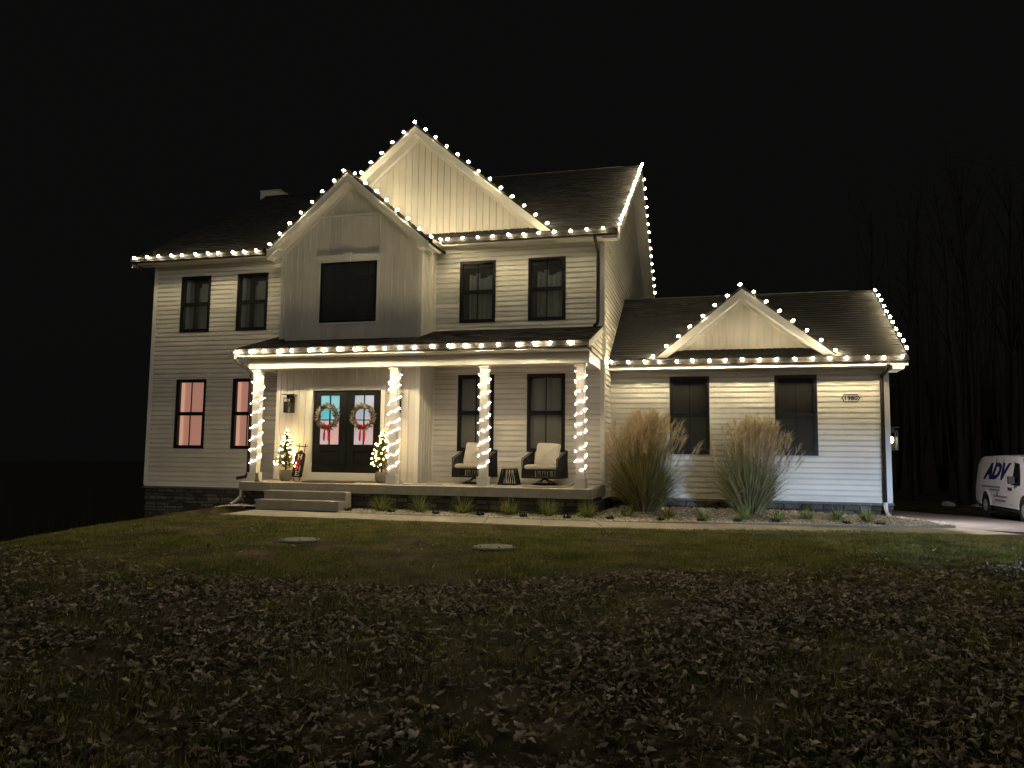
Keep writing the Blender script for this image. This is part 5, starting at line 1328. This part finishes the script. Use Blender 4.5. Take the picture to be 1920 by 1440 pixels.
# ------------------------------------------------------------------ woods behind the driveway
def bare_tree(x, y, h, r, lean, label, seed, fork=None):
    rr = random.Random(seed); z0 = float(gz(x, y))-.1
    e = tag(empty('bare_tree', (x, y, z0)), label, 'tree', 'bare trees in the woods behind the driveway')
    n = 9; P = []; wx = wy = 0
    for i in range(n+1):
        t = i/n; wx += rr.uniform(-.12, .12); wy += rr.uniform(-.1, .1); P.append(Vector((lean*h*t+wx*t*2, wy*t, h*t)))
    MB().tube(P, [r*(1.25 if i == 0 else 1)*(1-.75*i/n) for i in range(n+1)], 8).build('trunk', 'bark', e, local=True, smooth=True)
    c = MB()
    for b in range(rr.randint(7, 10)):
        i = rr.randint(4, n-1); p = P[i].copy(); a = rr.uniform(0, 6.28); d = Vector((math.cos(a)*.45, math.sin(a)*.45, 1)).normalized(); L = h*rr.uniform(.12, .3); q = [p]
        for k in range(4): d = (d+Vector((rr.uniform(-.2, .2), rr.uniform(-.2, .2), .1))).normalized(); q.append(q[-1]+d*L/4)
        rb = r*(1-.75*i/n)*.5; c.tube(q, [rb, rb*.8, rb*.6, rb*.4, .006], 5)
        for k in range(5):
            s = rr.choice(q[1:]); d2 = Vector((rr.uniform(-1, 1), rr.uniform(-1, 1), rr.uniform(.2, 1))).normalized(); c.tube([s, s+d2*.5, s+d2*1.1+Vector((0, 0, .2))], [.012, .008, .004], 4)
    c.build('crown', 'bark', e, local=True)
TR = [(13.4, 20.6, 15, .19, -.02, 'straight bare trunk in front of the fallen log'), (15.3, 25.0, 17, .17, .015, 'bare trunk second behind the driveway end'), (14.2, 22.0, 14, .10, .10, 'thin bare tree leaning over toward the van'),
      (16.0, 27.5, 18, .19, -.03, 'pale straight trunk just behind the van rear'), (17.5, 27.0, 17, .25, .03, 'thick pale trunk rising above the van roof'), (18.1, 27.6, 17, .16, .02, 'thinner trunk beside the thick one above the van'),
      (12.0, 23.0, 13, .08, .0, 'thin sapling trunk nearest the garage corner'), (12.9, 27.0, 15, .12, -.01, 'slim trunk deeper behind the lit lantern'), (19.8, 30.0, 17, .15, .01, 'slim trunk above the van windscreen'),
      (20.8, 31.0, 18, .15, -.01, 'slim trunk at the picture edge above the van'), (16.9, 33.0, 18, .14, .02, 'distant trunk between the leaning tree and the thick trunk'), (14.4, 32.0, 18, .14, .0, 'distant trunk behind the fallen log'),
      (22.0, 33.0, 18, .18, .0, 'distant thick trunk far beyond the van'), (11.6, 31.0, 17, .14, .02, 'distant trunk beside the garage roof edge')]
for i, t in enumerate(TR): bare_tree(*t, 100+i)
def rock(x, y, s, label, sd):
    rr = random.Random(sd); m = MB().lathe([(.6, -.3), (1.0, .0), (.85, .4), (.4, .62)], n=9); m.v = [(a*s*rr.uniform(.8, 1.2), b*s*rr.uniform(.8, 1.2), c*s*rr.uniform(.8, 1.1)) for a, b, c in m.v]
    o = m.build('rock', 'rock'); o.location = (x, y, float(gz(x, y))); tag(o, label, 'rock', 'rocks at the edge of the woods')
rock(12.4, 19.2, .32, 'pale flat rock at the wood edge beside the straight trunk', 1); rock(13.5, 19.0, .22, 'smaller round rock at the foot of the leaning tree', 2)

def treeline():
    rng = np.random.default_rng(3); N = 40000
    a = rng.uniform(R(-62), R(62), N); d = rng.uniform(62, 120, N)
    x = CAM[0]-np.sin(a+R(14.6))*d; y = CAM[1]+np.cos(a+R(14.6))*d
    k = (y > 30) | (x < -40); x, y, d = x[k], y[k], d[k]; n = len(x)
    h = (2.5+rng.exponential(3.6, n)*np.where(x < 2, .4, 1))*(.7+.6*vnoise(x*.05, y*.05, 3)); h = np.minimum(h, 24); z = gz(x, y)-1
    w = rng.uniform(.05, .35, n)*np.clip(14/h, .4, 1.6); lean = rng.normal(0, .06, n)*h; yw = rng.uniform(-.4, .4, n)+np.arctan2(y-CAM[1], x-CAM[0])+math.pi/2
    dx, dy = np.cos(yw)*w, np.sin(yw)*w
    V = np.stack([np.c_[x-dx, y-dy, z], np.c_[x+dx, y+dy, z], np.c_[x+lean, y, z+h]], 1).reshape(-1, 3)
    g = np_mesh('treeline', V, np.arange(3*n).reshape(-1, 3), 'bark'); tag(g, 'far dark wood around the house seen as one mass', 'woods', kind='stuff')
treeline()
